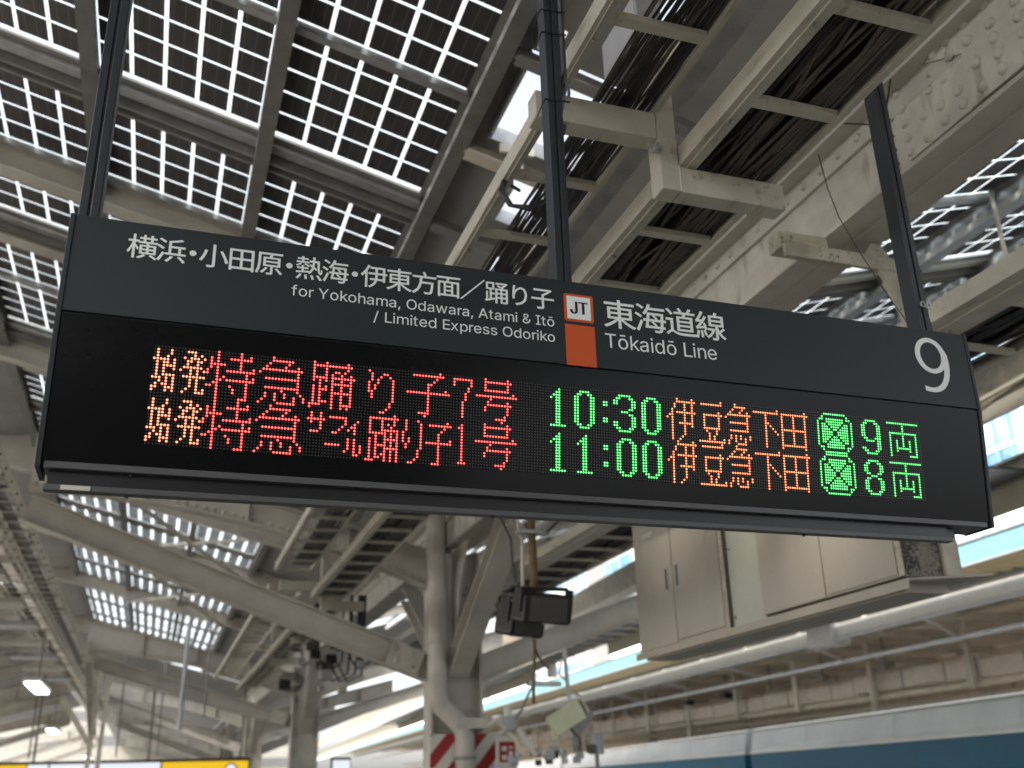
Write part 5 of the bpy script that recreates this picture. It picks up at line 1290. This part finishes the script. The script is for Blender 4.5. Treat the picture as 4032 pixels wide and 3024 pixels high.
# ------------------------------------------------------------------ neighbouring platform roof
KN = 0.06
def nb(b, x0, y0r, ya, yb, z0, z1, w): bar(b, (x0 + KN * (ya - y0r), ya, (z0 + z1) / 2), (x0 + KN * (yb - y0r), yb, (z0 + z1) / 2), w, z1 - z0)
t = thing('neighbouring_roof', 'long brown-soffited roof of the neighbouring platform with pale cyan fascia', 'roof', (15, 15, 5.4))
wpart('fascia', lambda b: nb(b, 15.0, 14.35, 4, 130, 5.40, 5.80, 0.06), M['cyan'], t)
wpart('fascia_cap', lambda b: nb(b, 14.99, 14.35, 4, 130, 5.803, 5.83, 0.10), M['zinc_dk'], t)
wpart('fascia_drip', lambda b: nb(b, 14.97, 14.35, 4, 130, 5.36, 5.40, 0.05), M['galv'], t)
wpart('edge_sheet', lambda b: nb(b, 15.8, 14.35, 4, 130, 5.48, 5.50, 1.6), M['corr'], t)
src = None
for k in range(150):
    y = 6 + k * 0.45
    xo = 15.05 + KN * (y - 14.35)
    if src is None:
        src = wpart('corrugation', lambda b: prism(b, [(y - 0.13, 5.478), (y - 0.07, 5.41), (y + 0.07, 5.41), (y + 0.13, 5.478)], 0, xo, xo + 1.40), M['corr'], t); so = (xo, y)
    else: instance(src, t, (xo - so[0], y - so[1], 0))
wpart('eaves_gutter', lambda b: nb(b, 16.62, 15.5, 4, 130, 5.36, 5.50, 0.18), M['zinc_dk'], t)
wpart('white_beam', lambda b: nb(b, 17.0, 16.5, 4, 130, 5.03, 5.36, 0.14), M['white'], t)
wpart('beam_pipe', lambda b: tube(b, [(16.92 + KN * (y - 16.5), y, 4.985) for y in (4, 130)], 0.045, 8), M['galv'], t)
wpart('lower_pipe', lambda b: tube(b, [(19.0 + KN * (y - 18.66), y, 4.70) for y in (4, 130)], 0.065, 8), M['galv'], t)
src = None
for k in range(20):
    y = 9.4 + k * 5.2
    wpart('pipe_hanger', lambda b: (bar(b, (16.95 + KN * (y - 16.5), y, 4.98), (19.0 + KN * (y + 1.2 - 18.66), y + 1.2, 4.76), 0.10, 0.05)), M['galv'], t)
for (y, w) in ((24.0, 0.55), (58, 0.5)):
    wpart('beam_box', lambda b: box(b, 16.7 + KN * (y - 16.5), 17.3 + KN * (y - 16.5), y - w, y + w, 4.84, 5.40), M['galv'], t)
wpart('soffit', lambda b: nb(b, 22.8, 18, 4, 130, 5.62, 5.66, 11.2), M['brown'], t)
src = None
for k in range(34):
    y = 6 + k * 3.3
    xo = 17.2 + KN * (y - 16.5)
    if src is None:
        src = wpart('soffit_rib', lambda b: box(b, xo, xo + 10.5, y - 0.09, y + 0.09, 5.42, 5.615), M['cream'], t); so = (xo, y)
    else: instance(src, t, (xo - so[0], y - so[1], 0))
for xx in (18.8, 20.4, 23.6):
    wpart('soffit_purlin', lambda b: nb(b, xx, 18, 4, 130, 5.50, 5.60, 0.12), M['cream_old'], t)
t = thing('air_duct', 'boxy beige duct in segments under the neighbouring roof', 'duct', (22, 22, 4.0))
src = None
for k in range(30):
    y = 8 + k * 3.1
    xo = 22.0 + KN * (y - 21.9)
    if src is None:
        src = wpart('duct_segment', lambda b: box(b, xo, xo + 0.8, y, y + 3.03, 4.02, 4.52), M['beige_duct'], t); so = (xo, y)
        st = wpart('strap', lambda b: (box(b, xo - 0.02, xo, y + 0.2, y + 0.26, 3.98, 4.6), box(b, xo - 0.02, xo, y + 1.5, y + 1.54, 3.98, 4.6)), M['zinc_dk'], t)
    else:
        instance(src, t, (xo - so[0], y - so[1], random.choice((0, 0, 0.05, -0.03))))
        instance(st, t, (xo - so[0], y - so[1] + random.uniform(-0.4, 0.4), 0))
t = thing('conduit_pipe', 'cream pipe running below the beige duct of the neighbouring platform', 'pipe', (22, 22, 3.87))
wpart('pipe', lambda b: tube(b, [(21.8 + KN * (y - 21.9), y, 3.84) for y in (6, 120)], 0.085, 8), M['cream_lt'], t)
wpart('pipe', lambda b: tube(b, [(22.6 + KN * (y - 21.9), y, 3.60) for y in (6, 120)], 0.07, 8), M['cream_old'], t)
for k in range(16):
    y = 14 + k * 4.7
    x = 21.5 + KN * (y - 21.9)
    t = thing('duct_hanger', 'cream post dropping from the neighbouring roof past the duct, %s from the right' % ORD[k], 'post', (x, y, 3.6), 'posts dropping from the neighbouring roof')
    wpart('post', lambda b: (box(b, x, x + 0.10, y, y + 0.22, 3.7 if k % 3 else 2.6, 5.6), box(b, x - 0.5, x + 0.10, y, y + 0.2, 4.95, 5.1)), M['cream_lt' if k % 3 == 1 else 'cream'], t)
for k in range(9):
    y = 20 + k * 11.0
    x = 24.2 + KN * (y - 21.9)
    t = thing('far_column', 'dark cream column standing on the neighbouring platform', 'column', (x, y, 0), 'columns of the neighbouring platform')
    wpart('shaft', lambda b: box(b, x, x + 0.4, y, y + 0.4, 0, 5.6), M['cream_old'], t)
t = thing('back_wall', 'brown panelled wall behind the neighbouring platform', 'wall', (28, 20, 0))
src = None
for k in range(40):
    y = 5 + k * 3.2; x = 27.6 + KN * (y - 21.9)
    if src is None:
        src = wpart('panel', lambda b: box(b, x, x + 0.1, y, y + 3.15, 0, 5.6), M['brown'], t); so = (x, y)
    else: instance(src, t, (x - so[0], y - so[1], 0))
# clutter along the duct
rnd = random.Random(5)
for k in range(14):
    y = 20 + k * 3.7; x = 21.6 + KN * (y - 21.9)
    t = thing('loudspeaker' if k % 2 else 'camera_box', 'small device above the duct of the neighbouring platform, %s from the right' % ORD[k], 'device', (x, y, 4.7), 'small devices above the duct')
    s = rnd.uniform(0.10, 0.22)
    wpart('body', lambda b: box(b, x - s, x + s, y - s, y + s, 4.62, 4.62 + s * 1.2), M[rnd.choice(['black', 'equip_g', 'zinc_dk'])], t, bevel=0.02)
    wpart('stem', lambda b: box(b, x - 0.03, x + 0.03, y - 0.03, y + 0.03, 4.62 + s * 1.2, 5.6), M['zinc_dk'], t)

# ------------------------------------------------------------------ passing train
KT = 0.16
def tx(y, o=0.0): return 11.85 + o + KT * (y - 11.9)
train = thing('train', 'grey-roofed blue train passing at the lower right', 'train', (13.2, 20, -1.2))
def loft(b, prof, ya, yb):
    va = [b.verts.new((tx(ya, o), ya, z)) for o, z in prof]; vb = [b.verts.new((tx(yb, o), yb, z)) for o, z in prof]
    n = len(prof)
    for i in range(n): b.faces.new((va[i], va[(i + 1) % n], vb[(i + 1) % n], vb[i]))
    b.faces.new(va); b.faces.new(vb[::-1])
for i in range(3):
    ya, yb = 2 + i * 20.3, 2 + i * 20.3 + 19.9
    wpart('roof', lambda b: loft(b, [(-0.10, 2.112), (-0.085, 2.20), (0.02, 2.56), (0.07, 2.61), (0.18, 2.645), (0.8, 2.68), (2.1, 2.68), (2.83, 2.56), (2.95, 2.112)], ya, yb), M['trainroof'], train)
    wpart('white_line', lambda b: loft(b, [(-0.125, 2.075), (-0.125, 2.11), (2.96, 2.11), (2.96, 2.075)], ya, yb), M['white'], train)
    wpart('body', lambda b: loft(b, [(-0.115, 0.1), (-0.115, 2.073), (2.95, 2.073), (2.95, 0.1)], ya, yb), M['trainblue'], train)
    wpart('roof_seam', lambda b: [bar(b, (tx(y, -0.089), y, 2.20), (tx(y, 0.016), y, 2.562), 0.02, 0.012) for y in (ya + 3, ya + 6.5, ya + 10, ya + 13.5, ya + 17)], M['trainroof'], train)
    wpart('gutter', lambda b: loft(b, [(0.02, 2.575), (0.0, 2.60), (0.04, 2.625), (0.06, 2.60)], ya, yb), M['white'], train)
    wpart('air_conditioner', lambda b: loft(b, [(1.1, 2.681), (1.2, 2.74), (1.8, 2.74), (1.9, 2.681)], ya + 7, ya + 12), M['trainroof'], train)
    wpart('underframe', lambda b: loft(b, [(0.1, -1.15), (0.1, 0.09), (2.7, 0.09), (2.7, -1.15)], ya + 1, yb - 1), M['zinc_dk'], train)

# ------------------------------------------------------------------ tall glass tower beyond
t = thing('glass_tower', 'tall blue glass tower seen through the window strip on the right', 'building', (75, 120, -1.2))
wpart('curtain_wall', lambda b: box(b, 78, 110, 52, 172, -1.2, 95), M['tower'], t)
sl = wpart('floor_band', lambda b: box(b, 77.85, 78, 52, 172, 4.0, 4.5), M['galv'], t)
for k in range(1, 23): instance(sl, t, (0, 0, k * 3.9))
mu = wpart('mullion', lambda b: box(b, 77.75, 77.99, 53, 53.25, -1.2, 95), M['cyan'], t)
for k in range(1, 60): instance(mu, t, (0, k * 2.0, 0))
fi = wpart('white_fin', lambda b: box(b, 77.2, 77.98, 70, 70.9, -1.2, 95), M['white'], t)
for k in range(1, 5): instance(fi, t, (0, k * 22.0, 0))
t = thing('office_block', 'pale office block beyond the glass tower', 'building', (60, 230, -1.2))
wpart('wall', lambda b: box(b, 86, 120, 200, 260, -1.2, 48), M['white'], t)
bd = wpart('window_band', lambda b: box(b, 85.9, 86, 201, 259, 5, 6.8), M['tower'], t)
for k in range(1, 11): instance(bd, t, (0, 0, k * 3.8))

# ------------------------------------------------------------------ hanging switch cabinets
cab = thing('switch_cabinet', 'cream hanging cabinet with two tall handles, left end of the cabinet row', 'cabinet', (4.8, 8.5, 2.77))
def door(name, y0, y1, z0, z1, parent, m='cabinet', x=4.6, r=None):
    return wpart(name, lambda b: box(b, x - 0.006, x + 0.004, y0 + 0.004, y1 - 0.004, z0, z1), M[m], parent, bevel=0.004)
wpart('case', lambda b: box(b, 4.606, 4.98, 7.72, 9.42, 2.772, 4.15), M['cabinet'], cab)
for y0, y1 in ((7.725, 8.60), (8.608, 9.415)):
    d = door('door', y0, y1, 2.80 if y0 < 8 else 2.78, 4.14, cab)
    yy = 8.50 if y0 < 8 else 8.715
    h = wpart('handle', lambda b: box(b, 4.585, 4.5935, yy - 0.028, yy + 0.028, 3.265, 3.515), M['galv'], d, bevel=0.004)
    wpart('grip', lambda b: box(b, 4.578, 4.5845, yy - 0.010, yy + 0.010, 3.29, 3.49), M['black'], h)
wpart('nameplate', lambda b: box(b, 4.590, 4.5935, 8.95, 9.18, 3.88, 3.93), M['sticker'], cab)
wpart('rust_edge', lambda b: box(b, 4.596, 4.606, 7.66, 7.715, 2.775, 4.15), M['cream_rust'], cab)
t = thing('cabinet_filler', 'pale greenish panel between the two hanging cabinets', 'panel', (4.8, 7.4, 2.77))
wpart('panel', lambda b: box(b, 4.64, 4.9, 7.14, 7.655, 2.775, 4.1), M['cabinet_lt'], t)
for z in (2.86, 3.45):
    wpart('screw', lambda b: dome(b, (4.639, 7.62, z), (-1, 0, 0), 0.012, 6), M['black'], t)
cab2 = thing('switch_cabinet', 'cream hanging cabinet with plain panels, right half of the cabinet row', 'cabinet', (4.8, 6.3, 2.77))
wpart('case', lambda b: box(b, 4.606, 4.90, 5.42, 7.12, 2.80, 4.1), M['cabinet'], cab2)
door('panel', 6.275, 7.115, 2.802, 4.09, cab2)
door('panel', 5.47, 6.262, 2.815, 4.09, cab2)
wpart('rusty_end', lambda b: box(b, 4.60, 4.885, 5.385, 5.415, 2.79, 4.1), M['rust_dark'], cab2)
wpart('end_angle', lambda b: (box(b, 4.596, 4.640, 5.405, 5.462, 2.80, 4.1), box(b, 4.90, 5.03, 5.36, 5.50, 2.80, 4.1)), M['cream_rust'], cab2)
t = thing('cabinet_shelf', 'long folded cream shelf carrying the hanging cabinets', 'shelf', (4.75, 7.1, 2.7))
wpart('plate', lambda b: prism(b, [(4.56, 9.44), (5.02, 9.44), (5.02, 5.10), (4.56, 5.34)], 2, 2.752, 2.768), M['cabinet'], t)
wpart('lip', lambda b: box(b, 4.553, 4.565, 5.34, 9.44, 2.700, 2.7515), M['cabinet'], t)
wpart('under_tray', lambda b: box(b, 4.60, 4.94, 5.42, 9.3, 2.690, 2.751), M['cabinet'], t)
for y in (5.9, 7.4, 9.0):
    t = thing('cabinet_hanger', 'cream hanger fixing the cabinets to the roof girder, %s from the right' % {5.9: 'first', 7.4: 'second', 9.0: 'third'}[y], 'hanger', (4.75, y, 4.1), 'hangers above the cabinets')
    wpart('bar', lambda b: bar(b, (4.75, y, 4.1), (4.22, y, 4.88), 0.06, 0.05, (0, 1, 0)), M['cream'], t)

# ------------------------------------------------------------------ loudspeakers
def speaker(x0, x1, z0, z1, y, label, yawd):
    cx, cz = (x0 + x1) / 2, (z0 + z1) / 2
    w, h = (x1 - x0) / 2, (z1 - z0) / 2
    t = thing('loudspeaker', label, 'loudspeaker', (cx, y, cz))
    t.rotation_euler = (math.radians(14), 0, math.radians(yawd))
    bm_ = new_bm(); prism(bm_, [(-w, -h * 0.82), (-w * 0.9, -h), (w * 0.9, -h), (w, -h * 0.82), (w, h * 0.82), (w * 0.9, h), (-w * 0.9, h), (-w, h * 0.82)], 1, -0.06, 0.20)
    obj('case', bm_, M['black'], t, bevel=0.02)
    bm_ = new_bm(); box(bm_, -w * 0.80, w * 0.80, -0.072, -0.0615, -h * 0.88, h * 0.88)
    obj('grille', bm_, M['cable_g'] if False else M['black'], t, bevel=0.01)
    bm_ = new_bm()
    for i in range(24):
        zz = -h * 0.8 + i * h * 1.6 / 23
        box(bm_, -w * 0.76, w * 0.76, -0.0745, -0.0725, zz - 0.0015, zz + 0.0015)
    obj('grille_bars', bm_, M['zinc_dk'], t)
    bm_ = new_bm(); box(bm_, -0.06, 0.06, -0.0665, -0.0625, -h * 0.965, -h * 0.90)
    obj('badge', bm_, M['equip_g'], t)
    bm_ = new_bm(); box(bm_, -w - 0.02, -w - 0.004, -0.02, 0.12, -0.03, h + 0.05); box(bm_, w + 0.004, w + 0.02, -0.02, 0.12, -0.03, h + 0.05); box(bm_, -w - 0.02, w + 0.02, 0.02, 0.08, h + 0.035, h + 0.05)
    obj('yoke', bm_, M['black'], t)
    return t
speaker(3.15, 3.67, 2.975, 3.25, 8.95, 'front black loudspeaker of the hanging pair', 8)
speaker(3.16, 3.60, 2.92, 3.25, 9.45, 'rear black loudspeaker half hidden behind the front one', 22)
t = thing('speaker_pole', 'rusty brown pole holding the pair of black loudspeakers', 'pole', (3.3, 9.2, 3.33))
wpart('pole', lambda b: tube(b, [(3.36, 9.1, 3.30), (3.34, 9.1, 4.8)], 0.040, 10), M['rustpipe'], t)
wpart('crossbar', lambda b: box(b, 3.10, 3.68, 9.02, 9.08, 3.305, 3.335), M['black'], t)
wpart('clamp', lambda b: box(b, 3.20, 3.52, 9.03, 9.16, 3.86, 3.89), M['galv'], t)
wpart('conduit', lambda b: tube(b, [(3.26, 9.15, 3.34), (3.27, 9.15, 3.8), (3.23, 9.15, 3.95), (3.22, 9.15, 4.8)], 0.018, 8), M['cream_lt'], t)
wpart('lower_stem', lambda b: (tube(b, [(3.42, 9.3, 2.88), (3.42, 9.4, 2.3)], 0.016, 6), tube(b, [(3.40, 9.3, 2.88), (3.46, 9.35, 2.74), (3.58, 9.4, 2.62)], 0.012, 6)), M['rustpipe'], t)
t = thing('bead_chain', 'black beaded wires crossing above the loudspeaker pole', 'wire', (3.2, 9.0, 4.0))
wpart('wire', lambda b: (tube(b, [(2.86, 9.0, 4.10), (3.0, 9.0, 3.98), (3.10, 9.0, 3.78), (3.11, 9.0, 3.55), (3.14, 9.0, 3.36)], 0.012, 6), tube(b, [(3.47, 9.0, 3.86), (3.6, 9.0, 3.98), (3.72, 9.0, 4.12)], 0.012, 6)), M['black'], t)

# ------------------------------------------------------------------ platform camera equipment right of the column
t = thing('camera_housing', 'pale yellow tilted box hanging right of the first column', 'equipment', (5.2, 13, 2.4))
wpart('plate', lambda b: bar(b, (4.97, 13.0, 2.26), (5.42, 13.05, 2.50), 0.10, 0.27), M['equip'], t, bevel=0.01)
wpart('bracket', lambda b: bar(b, (5.3, 13.15, 2.25), (5.55, 13.2, 2.52), 0.1, 0.3), M['zinc_dk'], t)
wpart('stem', lambda b: tube(b, [(5.30, 13.1, 2.45), (5.27, 13.1, 2.75), (5.24, 13.1, 3.3)], 0.03, 8), M['galv'], t)
wpart('hose', lambda b: (tube(b, [(5.28, 13.1, 2.70), (5.42, 13.1, 2.68), (5.50, 13.1, 2.55), (5.55, 13.1, 2.45)], 0.018, 6), tube(b, [(5.26, 13.1, 2.85), (5.15, 13.1, 2.95), (5.2, 13.1, 3.15)], 0.014, 6)), M['cream_lt'], t)
t = thing('jointed_bracket', 'dark jointed arm with a white tube below it, right of the striped column', 'equipment', (4.7, 13, 2.2))
wpart('bar', lambda b: box(b, 4.66, 5.12, 12.95, 13.05, 2.78, 2.84), M['zinc'], t)
wpart('strut', lambda b: tube(b, [(4.72, 13, 2.78), (4.55, 13, 2.46), (4.44, 13, 2.34)], 0.016, 6), M['zinc_dk'], t)
wpart('white_tube', lambda b: tube(b, [(4.49, 13, 2.26), (4.74, 13, 1.92)], 0.04, 10), M['whitepaint'], t)
wpart('joint', lambda b: box(b, 4.32, 4.46, 12.94, 13.06, 2.22, 2.40), M['equip_g'], t, bevel=0.02)
wpart('dome', lambda b: (tube(b, [(4.37, 13, 2.40), (4.37, 13, 2.50)], 0.05, 10), dome(b, (4.37, 13, 2.50), (0, 0, 1), 0.05, 8)), M['whitepaint'], t)
wpart('hose', lambda b: tube(b, [(4.1, 13, 2.3), (4.2, 13, 2.35), (4.35, 13, 2.25), (4.48, 13, 2.1), (4.55, 13, 1.95), (4.66, 13, 1.9)], 0.022, 6), M['cream_lt'], t)
t = thing('grey_canister', 'grey cylinder standing beyond the camera arm near the train roof', 'canister', (5.64, 13, 1.9))
wpart('drum', lambda b: tube(b, [(5.64, 13.1, 1.92), (5.64, 13.1, 2.17)], 0.10, 14), M['equip_g'], t, smooth=False)
wpart('drum', lambda b: tube(b, [(5.45, 13.3, 1.95), (5.45, 13.3, 2.16)], 0.06, 12), M['zinc_dk'], t)
wpart('post', lambda b: tube(b, [(5.64, 13.1, 0), (5.64, 13.1, 1.92)], 0.03, 8), M['zinc_dk'], t)
rnd = random.Random(11)
t = thing('control_gear', 'jumble of small grey and yellow fittings at the foot of the camera arm', 'equipment', (4.9, 13, 1.9))
for i in range(22):
    x = rnd.uniform(4.45, 5.55); z = 1.93 + rnd.uniform(-0.10, 0.06); s = rnd.uniform(0.02, 0.06)
    wpart('fitting', lambda b: box(b, x - s, x + s, 13.05 - s, 13.05 + s, z - s, z + s), M[rnd.choice(['black', 'zinc', 'equip_g', 'equip_g', 'whitepaint', 'cable_g', 'yellow' if i % 9 == 0 else 'zinc'])], t, bevel=0.01)

# ------------------------------------------------------------------ hanging lit signs at the lower left
t = thing('hanging_sign', 'long lit yellow and white hanging sign cut off by the bottom left edge', 'sign', (-0.8, 30, 1.8))
wpart('frame', lambda b: box(b, -6.0, 2.64, 30.0, 30.3, 1.60, 2.43), M['black'], t)
wpart('yellow_panel', lambda b: box(b, -6.0, -2.93, 29.985, 29.998, 1.62, 2.355), M['yellow'], t)
wpart('white_panel', lambda b: box(b, -2.90, -2.42, 29.985, 29.998, 1.62, 2.355), M['whitelit'], t)
wpart('white_panel', lambda b: box(b, -2.38, 0.32, 29.985, 29.998, 1.62, 2.355), M['whitelit'], t)
wpart('yellow_panel', lambda b: box(b, 0.36, 2.59, 29.985, 29.998, 1.62, 2.355), M['yellow'], t)
wpart('pictogram', lambda b: tube(b, [(2.14 + 0.15 * math.cos(a / 20 * 6.283), 29.975, 2.14 + 0.15 * math.sin(a / 20 * 6.283)) for a in range(21)], 0.022, 6), M['redpaint'], t)
wpart('pictogram_ground', lambda b: tube(b, [(2.14, 29.984, 2.14), (2.14, 29.978, 2.14)], 0.15, 20), M['whitelit'], t)
for x in (-2.8, 0.0, 2.4):
    wpart('hanger', lambda b: box(b, x - 0.03, x + 0.03, 30.12, 30.18, 2.43, 4.6), M['zinc_dk'], t)
t = thing('monitor', 'small lit white screen right of the yellow sign', 'monitor', (3.4, 24, 1.6))
wpart('case', lambda b: box(b, 4.05, 4.50, 25.01, 25.2, 1.80, 2.26), M['black'], t)
wpart('screen', lambda b: box(b, 4.08, 4.48, 25.0, 25.008, 1.83, 2.20), M['whitelit'], t)

SC.frame_set(1)
